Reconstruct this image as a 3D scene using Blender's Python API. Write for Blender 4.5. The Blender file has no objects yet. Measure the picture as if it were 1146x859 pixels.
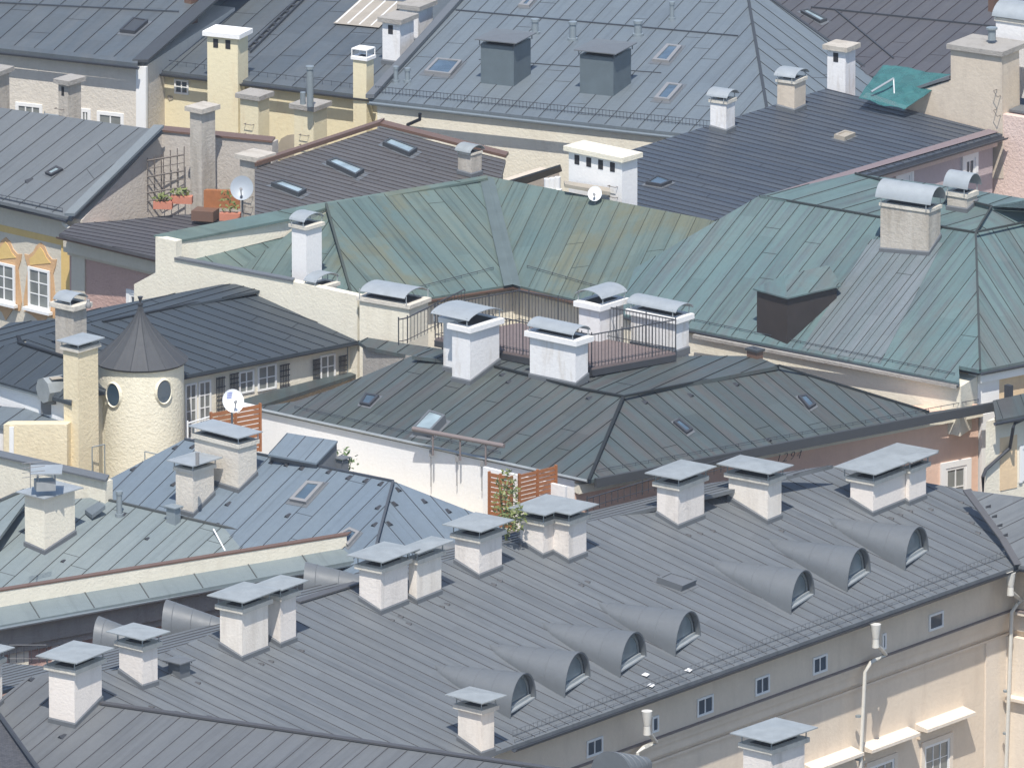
import bpy, math, random
from mathutils import Vector as Vc, Matrix
from mathutils.geometry import tessellate_polygon
random.seed(7)
R=math.radians
FP=14850.0; CX,CY=573.0,429.5
PT=R(15); SP,CP=math.sin(PT),math.cos(PT)
CAM=Vc((0,-450*CP,15+450*SP)); FW=Vc((0,CP,-SP)); UP=Vc((0,SP,CP)); RT=Vc((1,0,0))
sc=bpy.context.scene; COL=sc.collection
def ray(u,v): return FW+RT*((u-CX)/FP)+UP*((CY-v)/FP)
def V(u,v,z):
    d=ray(u,v); return CAM+d*((z-CAM.z)/d.z)
VX=V
def VU(u,vb,z,vt):
    a=VX(u,vb,z); return [a,a+Vc((0,0,(vb-vt)/31.9))]
def scale_at(p): return FP/((p-CAM).dot(FW))
def vhit(p0,p1,u,v):                       # ray against the vertical plane through p0,p1
    t=p1-p0; n=Vc((t.y,-t.x,0)).normalized(); d=ray(u,v)
    return CAM+d*((p0-CAM).dot(n)/d.dot(n))
# ---------------------------------------------------------------- materials
def newmat(name):
    m=bpy.data.materials.new(name); m.use_nodes=True; nt=m.node_tree
    return m,nt,nt.nodes,nt.links,nt.nodes['Principled BSDF']
def mixc(nt,f,a,b,mode='MIX'):
    n=nt.nodes.new('ShaderNodeMix'); n.data_type='RGBA'; n.blend_type=mode
    for i,x in ((0,f),(6,a),(7,b)):
        if isinstance(x,(int,float)): n.inputs[i].default_value=x
        elif isinstance(x,tuple): n.inputs[i].default_value=(*x,1) if len(x)==3 else x
        else: nt.links.new(x,n.inputs[i])
    return n.outputs[2]
def noise(nt,vec,scale,detail=3,rough=.55):
    n=nt.nodes.new('ShaderNodeTexNoise'); n.inputs['Scale'].default_value=scale; n.inputs['Detail'].default_value=detail
    n.inputs['Roughness'].default_value=rough
    if vec is not None: nt.links.new(vec,n.inputs['Vector'])
    return n.outputs['Fac']
def ramp(nt,fac,a,b):
    n=nt.nodes.new('ShaderNodeMapRange'); nt.links.new(fac,n.inputs[0]); n.inputs[1].default_value=a; n.inputs[2].default_value=b
    return n.outputs[0]
def math_(nt,op,a,b=0.0):
    n=nt.nodes.new('ShaderNodeMath'); n.operation=op
    for i,x in enumerate((a,b)):
        if isinstance(x,(int,float)): n.inputs[i].default_value=x
        else: nt.links.new(x,n.inputs[i])
    return n.outputs[0]
TONE=dict(weathered_zinc=.72,weathered_zinc_wide=.66,green_copper=.86,blue_green_copper=.82,dark_patina_sheet=.66,dark_sheet=.68,blue_grey_sheet=.97,pale_green_sheet=.78,mid_grey_sheet=.76,light_grey_sheet=.68,slate_blue_sheet=.68,navy_sheet=.62,brown_sheet=.68,purple_grey_sheet=.62)
def roofmat(name,c1,c2,c3,streak=.5,pan=.16,rough=.5,metal=0.0,lo=.45,hi=.62,seam=None,c4=None,runs=.3):
    kf=TONE.get(name,1.0); c1,c2,c3=[tuple(x*kf*q for x,q in zip(c,(.935,1.005,1.03))) for c in (c1,c2,c3)]
    if c4: c4=tuple(x*kf for x in c4)
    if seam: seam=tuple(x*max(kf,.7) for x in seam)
    m,nt,N,L,B=newmat(name)
    uv=N.new('ShaderNodeUVMap'); uv.uv_map='UVMap'
    sp=N.new('ShaderNodeSeparateXYZ'); L.new(uv.outputs[0],sp.inputs[0])
    fl=math_(nt,'FLOOR',sp.outputs[0])
    rowv=math_(nt,'FLOOR',math_(nt,'ADD',math_(nt,'MULTIPLY',sp.outputs[1],.35),math_(nt,'MULTIPLY',fl,.37)))
    cb=N.new('ShaderNodeCombineXYZ'); L.new(fl,cb.inputs[0]); L.new(rowv,cb.inputs[1])
    wn=N.new('ShaderNodeTexWhiteNoise'); wn.noise_dimensions='3D'; L.new(cb.outputs[0],wn.inputs[0])
    cb2=N.new('ShaderNodeCombineXYZ')
    L.new(math_(nt,'MULTIPLY',sp.outputs[0],1.7),cb2.inputs[0]); L.new(math_(nt,'MULTIPLY',sp.outputs[1],.22),cb2.inputs[1])
    st=noise(nt,cb2.outputs[0],1.0,5,.65)
    cb3=N.new('ShaderNodeCombineXYZ')
    L.new(math_(nt,'MULTIPLY',sp.outputs[0],5.5),cb3.inputs[0]); L.new(math_(nt,'MULTIPLY',sp.outputs[1],.16),cb3.inputs[1]); cb3.inputs[2].default_value=3.7
    st2=ramp(nt,noise(nt,cb3.outputs[0],1.0,4,.6),.54,.7)
    tc=N.new('ShaderNodeTexCoord'); ob=tc.outputs['Object']
    base=mixc(nt,ramp(nt,noise(nt,ob,.28,4,.6),.38,.62),c1,c2)
    base=mixc(nt,math_(nt,'MULTIPLY',ramp(nt,st,lo,hi),streak),base,c3)
    if c4:
        mp=N.new('ShaderNodeMapping'); mp.inputs['Scale'].default_value=(.5,.5,.5); mp.inputs['Location'].default_value=(7.3,2.1,4.4); L.new(ob,mp.inputs[0])
        pm=math_(nt,'ADD',math_(nt,'MULTIPLY',noise(nt,mp.outputs[0],.7,5,.6),.7),math_(nt,'MULTIPLY',st,.3))
        base=mixc(nt,math_(nt,'MULTIPLY',ramp(nt,pm,.5,.6),.75),base,c4)
    base=mixc(nt,math_(nt,'MULTIPLY',st2,runs),base,tuple(x*.55 for x in c3))
    f=math_(nt,'ADD',1-pan/2,math_(nt,'MULTIPLY',wn.outputs[0],pan))
    f=math_(nt,'MULTIPLY',f,math_(nt,'ADD',.88,math_(nt,'MULTIPLY',noise(nt,ob,5.5,4,.7),.24)))
    cc=N.new('ShaderNodeCombineXYZ')
    for i in range(3): L.new(f,cc.inputs[i])
    base=mixc(nt,1.0,base,cc.outputs[0],'MULTIPLY')
    L.new(base,B.inputs['Base Color'])
    B.inputs['Metallic'].default_value=metal
    L.new(math_(nt,'ADD',rough-.1,math_(nt,'MULTIPLY',noise(nt,ob,2.2,3),.22)),B.inputs['Roughness'])
    B.inputs['Specular IOR Level'].default_value=.4
    bp=N.new('ShaderNodeBump'); bp.inputs['Strength'].default_value=.45; bp.inputs['Distance'].default_value=.035
    L.new(math_(nt,'ADD',noise(nt,ob,1.6,3),math_(nt,'MULTIPLY',st,.9)),bp.inputs['Height']); L.new(bp.outputs[0],B.inputs['Normal'])
    s=seam or tuple(x*.5 for x in c1)  # seam tone: dark patina and dirt, plus rib shadow put into the colour
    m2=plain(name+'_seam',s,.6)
    return m,m2
def plain(name,c,rough=.6,metal=0.0,var=.12,scale=4.0):
    m,nt,N,L,B=newmat(name)
    tc=N.new('ShaderNodeTexCoord'); nz=noise(nt,tc.outputs['Object'],scale,4,.65)
    L.new(mixc(nt,nz,tuple(x*(1-var) for x in c),tuple(min(1,x*(1+var)) for x in c)),B.inputs['Base Color'])
    B.inputs['Roughness'].default_value=rough; B.inputs['Metallic'].default_value=metal
    return m
def plaster(name,c,stain=None,amt=.35,bump=.25,bscale=9,var=.1,lo=.5,hi=.72):
    m,nt,N,L,B=newmat(name)
    tc=N.new('ShaderNodeTexCoord'); ob=tc.outputs['Object']
    base=mixc(nt,noise(nt,ob,.9,4),tuple(x*(1-var) for x in c),tuple(min(1,x*(1+var)) for x in c))
    mp=N.new('ShaderNodeMapping'); mp.inputs['Scale'].default_value=(2.2,2.2,.45); L.new(ob,mp.inputs[0])
    st=stain or tuple(x*.62 for x in c)
    base=mixc(nt,math_(nt,'MULTIPLY',ramp(nt,noise(nt,mp.outputs[0],1.1,5,.65),lo,hi),amt),base,st)
    fine=noise(nt,ob,bscale,3,.7)
    base=mixc(nt,math_(nt,'MULTIPLY',ramp(nt,fine,.3,.7),.18),base,tuple(x*.7 for x in c))
    L.new(base,B.inputs['Base Color']); B.inputs['Roughness'].default_value=.9; B.inputs['Specular IOR Level'].default_value=.2
    bp=N.new('ShaderNodeBump'); bp.inputs['Strength'].default_value=bump; bp.inputs['Distance'].default_value=.05
    L.new(fine,bp.inputs['Height']); L.new(bp.outputs[0],B.inputs['Normal'])
    return m
def glass(name,c=(.03,.05,.07),rough=.08):
    m,nt,N,L,B=newmat(name); B.inputs['Base Color'].default_value=(*c,1); B.inputs['Roughness'].default_value=rough
    B.inputs['Specular IOR Level'].default_value=.9
    tc=N.new('ShaderNodeTexCoord'); nz=noise(nt,tc.outputs['Object'],1.3,2)
    L.new(mixc(nt,nz,tuple(x*.5 for x in c),tuple(x*2.0 for x in c)),B.inputs['Base Color'])
    return m
M={}
M['zinc']=roofmat('weathered_zinc',(.196,.2,.208),(.212,.214,.22),(.16,.165,.175),.85,.12,.5,seam=(.12,.122,.13))
M['zinc2']=roofmat('weathered_zinc_wide',(.188,.188,.196),(.203,.202,.207),(.16,.16,.167),.6,.08,.52,seam=(.1,.1,.108))
M['copper']=roofmat('green_copper',(.125,.175,.165),(.155,.185,.158),(.11,.15,.14),.8,.16,.55,lo=.48,hi=.62,seam=(.06,.075,.065),c4=(.16,.165,.11),runs=.55)
M['copper_blue']=roofmat('blue_green_copper',(.125,.185,.185),(.145,.195,.188),(.12,.145,.152),.8,.18,.55,lo=.48,hi=.62,seam=(.045,.055,.055),c4=(.14,.165,.16),runs=.55)
M['bare']=roofmat('bare_lilac_grey_sheet',(.125,.145,.15),(.14,.155,.158),(.17,.18,.19),.8,.2,.5,seam=(.05,.055,.055),c4=(.12,.14,.14),runs=.5)
M['darkgreen']=roofmat('dark_patina_sheet',(.105,.13,.133),(.125,.142,.138),(.13,.118,.112),.9,.22,.5,seam=(.02,.025,.027),c4=(.1,.125,.115),runs=.5)
M['slate']=roofmat('dark_sheet',(.068,.08,.094),(.08,.092,.103),(.09,.1,.11),.4,.1,.5,seam=(.018,.022,.028))
M['bluegrey']=roofmat('blue_grey_sheet',(.15,.178,.21),(.165,.192,.22),(.138,.162,.19),.4,.08,.5,seam=(.055,.065,.08))
M['palegreen']=roofmat('pale_green_sheet',(.24,.268,.268),(.262,.285,.28),(.215,.243,.248),.5,.1,.55,seam=(.085,.095,.095))
M['midgrey']=roofmat('mid_grey_sheet',(.19,.212,.232),(.205,.225,.24),(.172,.19,.21),.45,.09,.5,seam=(.055,.062,.07))
M['grey_l']=roofmat('light_grey_sheet',(.19,.198,.208),(.205,.21,.218),(.172,.178,.188),.5,.06,.5,seam=(.06,.065,.07))
M['backdark']=roofmat('slate_blue_sheet',(.13,.145,.16),(.15,.16,.168),(.17,.17,.17),.6,.16,.5,seam=(.035,.04,.048))
M['navy']=roofmat('navy_sheet',(.088,.102,.13),(.105,.115,.138),(.14,.145,.155),.6,.1,.45,seam=(.05,.058,.075))
M['brown']=roofmat('brown_sheet',(.15,.132,.125),(.172,.152,.145),(.12,.11,.108),.5,.1,.55,seam=(.07,.06,.058))
M['purple']=roofmat('purple_grey_sheet',(.14,.128,.137),(.155,.143,.146),(.12,.115,.125),.5,.12,.55,seam=(.05,.045,.055))
M['turretroof']=roofmat('graphite_sheet',(.055,.055,.06),(.068,.067,.07),(.085,.08,.08),.5,.1,.65,seam=(.035,.033,.037))
M['white']=plaster('white_plaster',(.82,.81,.79),(.6,.56,.5),.2,.2,10,.03,.58,.76)
M['whitec']=plaster('chimney_white_render',(.82,.75,.68),(.58,.52,.46),.35,.3,11,.04,.55,.75)
M['whitec2']=plaster('chimney_grey_white_render',(.77,.71,.65),(.5,.45,.4),.55,.35,9,.05,.5,.7)
M['whitec3']=plaster('chimney_streaked_render',(.8,.74,.66),(.52,.46,.39),.5,.25,12,.05,.46,.7)
M['whitedirty']=plaster('stained_white_render',(.77,.76,.75),(.5,.44,.37),.55,.25,8,.05,.52,.68)
M['creamw']=plaster('warm_white_wall',(.78,.73,.6),(.62,.56,.44),.35,.4,11)
M['cream']=plaster('cream_wall',(.76,.66,.46),(.58,.47,.31),.4,.5,9)
M['creamrough']=plaster('rough_cream_render',(.8,.75,.6),(.7,.64,.5),.3,.6,10)
M['yellow']=plaster('yellow_wall',(.76,.68,.47),(.6,.42,.24),.35,.25,8,.05,.55,.75)
M['greyrough']=plaster('rough_grey_render',(.5,.46,.41),(.36,.33,.3),.4,.5,9)
M['beigerough']=plaster('rough_beige_render',(.66,.61,.53),(.5,.46,.4),.3,.5,9)
M['beige']=plaster('beige_render',(.6,.52,.42),(.42,.36,.3),.45,.3,7)
M['concrete']=plaster('grey_concrete',(.36,.34,.31),(.22,.2,.18),.5,.6,12)
M['chimgrey']=plaster('grey_chimney_render',(.5,.46,.4),(.3,.26,.21),.55,.5,8,.1,.45,.65)
M['pinkrough']=plaster('rough_pink_render',(.52,.35,.3),(.4,.27,.24),.3,.8,9)
M['pinklight']=plaster('light_pink_render',(.7,.55,.48),(.58,.45,.4),.3,.7,9)
M['lilac']=plaster('lilac_render',(.5,.42,.42),(.4,.34,.34),.3,.3,9)
M['salmon']=plaster('salmon_wall',(.74,.52,.4),(.6,.42,.33),.35,.3,8)
M['orange']=plaster('apricot_wall',(.76,.58,.37),(.6,.45,.3),.3,.3,8)
M['facade']=plaster('sand_facade',(.74,.63,.5),(.56,.45,.35),.3,.25,8)
M['facade_l']=plaster('pale_facade',(.76,.67,.56),(.62,.54,.45),.3,.25,8)
M['ivory']=plaster('ivory_facade',(.62,.57,.47),(.5,.45,.36),.3,.4,9)
M['ochre']=plaster('ochre_paint',(.7,.5,.2),(.6,.4,.14),.3,.2,8)
M['apricot']=plaster('orange_stucco',(.62,.4,.22),(.5,.26,.12),.5,.3,9)
M['terrac']=plain('terracotta',(.5,.2,.13),.8)
M['collar']=plaster('concrete_collar',(.64,.6,.52),(.35,.32,.28),.5,.5,12)
M['plate']=plain('galvanised_plate',(.31,.335,.34),.5,.15,.3,2.6)
M['plate_w']=plain('bright_galvanised_sheet',(.35,.38,.395),.45,.2,.2,2.5)
M['flash']=plain('lead_flashing',(.13,.14,.15),.5)
M['lead']=plain('brown_lead_sheet',(.2,.165,.155),.6)
M['dormerbrown']=plain('dark_brown_cladding',(.04,.032,.03),.6,0,.3,2)
M['housing']=plain('housing_sheet',(.12,.15,.165),.5,.1,.2,2)
M['valley']=plain('valley_zinc',(.105,.135,.135),.5,0,.25,1.5)
M['redband']=plain('dusty_red_sheet',(.2,.16,.165),.7,0,.15,6)
M['dark']=plain('dark_metal',(.045,.048,.055),.5)
M['gutter']=plain('gutter_metal',(.06,.068,.08),.4,.2)
M['gutterbrown']=plain('brown_gutter',(.15,.09,.065),.5)
M['fascia']=plain('dark_fascia',(.055,.06,.065),.55)
M['opening_dark']=plain('near_black_opening',(.02,.02,.022),.9)  # near-black solid blocks stand in for flue and vent openings
M['wood']=plain('orange_brown_wood',(.33,.13,.05),.6,0,.3,6)
M['deck']=plain('deck_boards',(.165,.13,.125),.8,0,.3,5)
M['frame_w']=plain('white_window_paint',(.8,.8,.78),.5,0,.04)
M['frame_g']=plain('grey_window_metal',(.24,.24,.24),.45)
M['glass']=glass('window_glass')
M['glass_sky']=glass('skylight_glass',(.06,.09,.12),.15)
M['glass_dorm']=glass('dormer_glass',(.13,.16,.17),.15)
M['glass_pale']=glass('pale_skylight_glass',(.24,.3,.32),.25)
M['curtain']=glass('curtained_glass',(.16,.17,.16),.2)
M['dish_w']=plain('white_dish',(.78,.79,.8),.4,0,.03)
M['dish_g']=plain('grey_dish',(.34,.38,.42),.45,0,.05)
M['blue']=plain('blue_print',(.08,.12,.4),.5)
M['ropegrey']=plain('rusty_iron',(.15,.13,.115),.7)
M['leaf']=plain('leaf_green',(.075,.13,.035),.6,0,.4,3)
M['leaf2']=plain('yellowish_leaf',(.16,.19,.06),.6,0,.4,3)
M['rust']=plain('rusty_pale_sheet',(.36,.32,.26),.6,0,.25,2)
M['pipe_c']=plain('cream_pipe',(.62,.6,.54),.45)
M['pipe_g']=plain('zinc_pipe',(.25,.29,.31),.4,.2)
M['ground']=plain('asphalt',(.05,.05,.052),.9,0,.2,.4)
m_,nt_,N_,L_,B_=newmat('teal_netting'); M['net']=m_
B_.inputs['Base Color'].default_value=(.04,.2,.2,1); B_.inputs['Roughness'].default_value=.7
tc_=N_.new('ShaderNodeTexCoord'); nz_=noise(nt_,tc_.outputs['Object'],2.5,4)
L_.new(mixc(nt_,nz_,(.015,.09,.1),(.06,.22,.22)),B_.inputs['Base Color']); L_.new(math_(nt_,'ADD',.5,math_(nt_,'MULTIPLY',nz_,.4)),B_.inputs['Alpha'])
m_,nt_,N_,L_,B_=newmat('shingle_sheet'); M['shingle']=m_
tc_=N_.new('ShaderNodeTexCoord'); bk=N_.new('ShaderNodeTexBrick'); L_.new(tc_.outputs['Object'],bk.inputs[0]); bk.inputs['Scale'].default_value=5
bk.inputs['Color1'].default_value=(.05,.052,.06,1); bk.inputs['Color2'].default_value=(.085,.087,.095,1); bk.inputs['Mortar'].default_value=(.02,.02,.022,1)
L_.new(bk.outputs[0],B_.inputs['Base Color']); B_.inputs['Roughness'].default_value=.7
# ---------------------------------------------------------------- mesh builder
class MB:
    def __init__(s): s.v=[]; s.f=[]; s.m=[]; s.uv={}
    def add(s,vs,fs,mi=0,uvs=None):
        o=len(s.v); s.v+= [tuple(x) for x in vs]
        for k,f in enumerate(fs):
            s.f.append([i+o for i in f]); s.m.append(mi)
            if uvs is not None: s.uv[len(s.f)-1]=[uvs[i] for i in f]
        return s
    def box(s,o,a,b,c,mi=0):
        o,a,b,c=map(Vc,(o,a,b,c))
        if a.cross(b).dot(c)<0: a,b=b,a
        p=[o,o+a,o+a+b,o+b]; q=[x+c for x in p]
        return s.add(p+q,[(3,2,1,0),(4,5,6,7),(0,1,5,4),(1,2,6,5),(2,3,7,6),(3,0,4,7)],mi)
    def tube(s,path,r,n=8,mi=0,r2=None):
        path=[Vc(p) for p in path]; rings=[]
        for i,p in enumerate(path):
            d=(path[min(i+1,len(path)-1)]-path[max(i-1,0)]).normalized()
            x=d.cross(Vc((0,0,1)));
            if x.length<1e-3: x=Vc((1,0,0))
            x.normalize(); y=x.cross(d)
            rr=r if r2 is None else r+(r2-r)*i/(len(path)-1)
            rings.append([p+x*math.cos(2*math.pi*k/n)*rr+y*math.sin(2*math.pi*k/n)*rr for k in range(n)])
        vs=[q for g in rings for q in g]; fs=[]
        for i in range(len(rings)-1):
            for k in range(n):
                k2=(k+1)%n; fs.append((i*n+k,i*n+k2,(i+1)*n+k2,(i+1)*n+k))
        fs.append(tuple(range(n))[::-1]); fs.append(tuple((len(rings)-1)*n+k for k in range(n)))
        return s.add(vs,fs,mi)
    def prism(s,top,zb,mi=0):                # top: list of 3D points, closed down to zb (number or list)
        n=len(top); a=sum(top[i].x*top[(i+1)%n].y-top[(i+1)%n].x*top[i].y for i in range(n))
        if a<0: top=top[::-1]; zb=zb[::-1] if isinstance(zb,list) else zb
        bot=[Vc((p.x,p.y,zb[i] if isinstance(zb,list) else zb)) for i,p in enumerate(top)]
        tr=tessellate_polygon([[Vc((p.x,p.y,0)) for p in top]])
        fs=[]
        for t in tr:
            ar=(top[t[1]]-top[t[0]]).xy; br=(top[t[2]]-top[t[0]]).xy
            if ar.x*br.y-ar.y*br.x<0: t=t[::-1]
            fs.append(tuple(t)); fs.append(tuple(i+n for i in t[::-1]))
        for i in range(n):
            j=(i+1)%n; fs.append((i,i+n,j+n,j))
        return s.add(list(top)+bot,fs,mi)
    def lathe(s,c,prof,n=32,mi=0):
        vs=[];fs=[]
        for r,z in prof: vs+=[Vc((c.x+r*math.cos(2*math.pi*k/n),c.y+r*math.sin(2*math.pi*k/n),c.z+z)) for k in range(n)]
        for i in range(len(prof)-1):
            for k in range(n):
                k2=(k+1)%n; fs.append((i*n+k,i*n+k2,(i+1)*n+k2,(i+1)*n+k))
        fs.append(tuple(range(n))[::-1]); fs.append(tuple((len(prof)-1)*n+k for k in range(n)))
        return s.add(vs,fs,mi)
    def build(s,name,mats,par=None,smooth=False,label=None):
        me=bpy.data.meshes.new(name); me.from_pydata(s.v,[],s.f)
        if not isinstance(mats,(list,tuple)): mats=[mats]
        for m in mats: me.materials.append(M[m] if isinstance(m,str) and not isinstance(M[m],tuple) else (M[m][0] if isinstance(m,str) else m))
        me.polygons.foreach_set('material_index',s.m)
        if s.uv:
            ul=me.uv_layers.new(name='UVMap')
            for fi,uvs in s.uv.items():
                for li,uvv in zip(me.polygons[fi].loop_indices,uvs): ul.data[li].uv=uvv
        if smooth:
            for p in me.polygons: p.use_smooth=True
            me.set_sharp_from_angle(angle=R(40))
        o=bpy.data.objects.new(name,me); COL.objects.link(o)
        if par is not None:
            o.parent=par
            if par.type=='EMPTY': o.matrix_parent_inverse=Matrix.Translation(-par.location)
        if label: o['label']=label
        return o
def tag(o,label,cat,group=None):
    o['label']=label; o['category']=cat
    if group: o['group']=group
    return o
def thing(name,loc,label,cat,group=None):
    o=bpy.data.objects.new(name,None); COL.objects.link(o); o.location=loc; o.empty_display_size=.5
    return tag(o,label,cat,group)
def solo(mb,name,mat,label,cat,smooth=False,group=None): return tag(mb.build(name,mat,None,smooth),label,cat,group)
# ---------------------------------------------------------------- facets
class Facet:
    def __init__(s,pts,seam=None,sp=.6,off=0.0,seamw=.016,seamh=.022,anc=None,planar=True):
        s.p=[V(*q) if not isinstance(q,Vc) else q for q in pts]
        n=len(s.p)
        if planar and n>3:
            if anc: pn=(s.p[anc[1]]-s.p[anc[0]]).cross(s.p[anc[2]]-s.p[anc[0]]).normalized(); pc=s.p[anc[0]]
            else:                                # least squares z=ax+by+c
                pc=sum(s.p,Vc((0,0,0)))/n; q=[v-pc for v in s.p]
                xx=sum(v.x*v.x for v in q); yy=sum(v.y*v.y for v in q); xy=sum(v.x*v.y for v in q); xz=sum(v.x*v.z for v in q); yz=sum(v.y*v.z for v in q)
                dt=xx*yy-xy*xy; a_=(xz*yy-yz*xy)/dt; b_=(yz*xx-xz*xy)/dt; pn=Vc((-a_,-b_,1)).normalized()
            mx=0
            for i in range(n):
                d=(s.p[i]-CAM); o=CAM+d*((pc-CAM).dot(pn)/d.dot(pn)); mx=max(mx,abs(o.z-s.p[i].z)); s.p[i]=o
            s.res=mx
            if mx>.45: print('facet residual',round(mx,2),pts[:2])
        s.key={}
        for q,o in zip(pts,s.p):
            if not isinstance(q,Vc): s.key[(round(q[0]),round(q[1]))]=o
        n=len(s.p); a=sum(s.p[i].x*s.p[(i+1)%n].y-s.p[(i+1)%n].x*s.p[i].y for i in range(n))
        if a<0: s.p=s.p[::-1]
        s.tri=[]
        for t in tessellate_polygon([[Vc((q.x,q.y,0)) for q in s.p]]):
            A,Bq,C=[s.p[i] for i in t]
            if (Bq-A).xy.x*(C-A).xy.y-(Bq-A).xy.y*(C-A).xy.x<0: t=(t[0],t[2],t[1])
            s.tri.append(tuple(t))
        # Newell plane
        nn=Vc((0,0,0)); c=Vc((0,0,0))
        for i in range(n):
            p,q=s.p[i],s.p[(i+1)%n]; c+=p
            nn+=Vc(((p.y-q.y)*(p.z+q.z),(p.z-q.z)*(p.x+q.x),(p.x-q.x)*(p.y+q.y)))
        s.n=nn.normalized(); s.c=c/n
        s.sp=sp; s.off=off; s.w=seamw; s.h=seamh; s.dir=None
        if seam:
            a_=s.plane(*seam[0]); b_=s.plane(*seam[1]); s.dir=(b_-a_).xy.normalized()
    def plane(s,u,v):
        d=ray(u,v); return CAM+d*((s.c-CAM).dot(s.n)/d.dot(s.n))
    def zat(s,x,y):
        best=None;bd=1e9
        for t in s.tri:
            A,Bq,C=[s.p[i] for i in t]
            d=(Bq.x-A.x)*(C.y-A.y)-(C.x-A.x)*(Bq.y-A.y)
            if abs(d)<1e-9: continue
            l1=((x-A.x)*(C.y-A.y)-(C.x-A.x)*(y-A.y))/d; l2=((Bq.x-A.x)*(y-A.y)-(x-A.x)*(Bq.y-A.y))/d; l0=1-l1-l2
            out=max(0,-min(l0,l1,l2)); 
            if out<bd: bd=out; best=A.z*l0+Bq.z*l1+C.z*l2
        return best
    def hit(s,u,v):
        p=s.plane(u,v)
        if not hasattr(s,'res') and len(s.p)>3:
          for _ in range(6):
            z=s.zat(p.x,p.y); p=VX(u,v,p.z*.4+z*.6)
        return p
    def on(s,x,y,dz=0): return Vc((x,y,s.zat(x,y)+dz))
    def clip(s,o,d):
        n=len(s.p); ts=[]
        for i in range(n):
            a,b=s.p[i].xy,s.p[(i+1)%n].xy; e=b-a; den=d.x*e.y-d.y*e.x
            if abs(den)<1e-9: continue
            w=a-o; t=(w.x*e.y-w.y*e.x)/den; k=(w.x*d.y-w.y*d.x)/den
            if 0<=k<1: ts.append(t)
        ts.sort(); return list(zip(ts[0::2],ts[1::2]))
    def rib(s,mb,a,b,w,h,mi=1,lift=0.0):
        d=(b-a); L=d.length
        if L<.08: return
        d/=L; x=Vc((-d.y,d.x))*w/2; k=1 if hasattr(s,'res') else max(1,int(L/1.2))
        vs=[];fs=[]
        for i in range(k+1):
            q=a+d*(L*i/k); z=s.zat(q.x,q.y)+lift
            vs+=[(q.x+x.x,q.y+x.y,z-.02),(q.x+x.x,q.y+x.y,z+h),(q.x-x.x,q.y-x.y,z+h),(q.x-x.x,q.y-x.y,z-.02)]
            if i:
                o=(i-1)*4; fs+=[(o,o+4,o+5,o+1),(o+1,o+5,o+6,o+2),(o+2,o+6,o+7,o+3)]
        fs+=[(0,1,2,3),(k*4+3,k*4+2,k*4+1,k*4)]
        mb.add(vs,fs,mi)
    def into(s,mb,th=.12):
        n=len(s.p)
        if s.dir is not None:
            d=s.dir; pr=Vc((-d.y,d.x)); uv=[(q.xy.dot(pr)/s.sp+s.off+500,q.xy.dot(d)) for q in s.p]
        else: uv=[(q.x,q.y) for q in s.p]
        mb.add(s.p,s.tri,0,uv)
        lo=[q-Vc((0,0,th)) for q in s.p]
        mb.add(list(s.p)+lo,[tuple(i+n for i in t[::-1]) for t in s.tri]+[(i,i+n,(i+1)%n+n,(i+1)%n) for i in range(n)],0,uv+uv)
        if s.dir is not None:
            ks=[q.xy.dot(pr)/s.sp+s.off for q in s.p]
            for k in range(math.ceil(min(ks)),math.floor(max(ks))+1):
                o=pr*((k-s.off)*s.sp)
                for t0,t1 in s.clip(o,d):
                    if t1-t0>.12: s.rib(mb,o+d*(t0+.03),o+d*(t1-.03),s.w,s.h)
                    # cross joints
                    t=t0+(.3+(k*.37)%1)*2.8
                    while t<t1-.3:
                        c=o+d*t; c2=c+pr*s.sp
                        if crossjoints and random.random()<.25 and inside(s,c2): s.rib(mb,c,c2,.014,.01)
                        t+=2.8
crossjoints=True
def inside(f,p):
    n=len(f.p); w=False
    for i in range(n):
        a,b=f.p[i],f.p[(i+1)%n]
        if (a.y>p.y)!=(b.y>p.y) and p.x<(b.x-a.x)*(p.y-a.y)/(b.y-a.y)+a.x: w=not w
    return w
def roof(par,facets,mat,ridges=(),name='roof',th=.12,cw=.14,label=None):
    mb=MB()
    for f in facets: f.into(mb,th)
    def ridge_pt(q):
        if isinstance(q,Vc): return q
        c=[f.key[(round(q[0]),round(q[1]))] for f in facets if (round(q[0]),round(q[1])) in f.key]
        if not c:
            for f in facets:
                for k_,o_ in f.key.items():
                    if abs(k_[0]-q[0])<2.5 and abs(k_[1]-q[1])<2.5: c.append(o_)
        if not c: return V(*q)
        z=max(o.z for o in c); return VX(q[0],q[1],z+.01)
    for r in ridges:
        pts=[ridge_pt(q) for q in r]
        for a,b in zip(pts,pts[1:]):
            d=(b-a).normalized(); x=d.cross(Vc((0,0,1))).normalized()*cw/2; u=x.cross(d).normalized()
            if u.z<0: u=-u
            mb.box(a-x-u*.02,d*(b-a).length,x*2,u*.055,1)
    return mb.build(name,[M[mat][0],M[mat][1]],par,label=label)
def pbody(par,pts,mat,zb=0.0,name='wall',label=None):
    return MB().prism([V(*q) if not isinstance(q,Vc) else q for q in pts],zb).build(name,mat,par,label=label)
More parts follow.
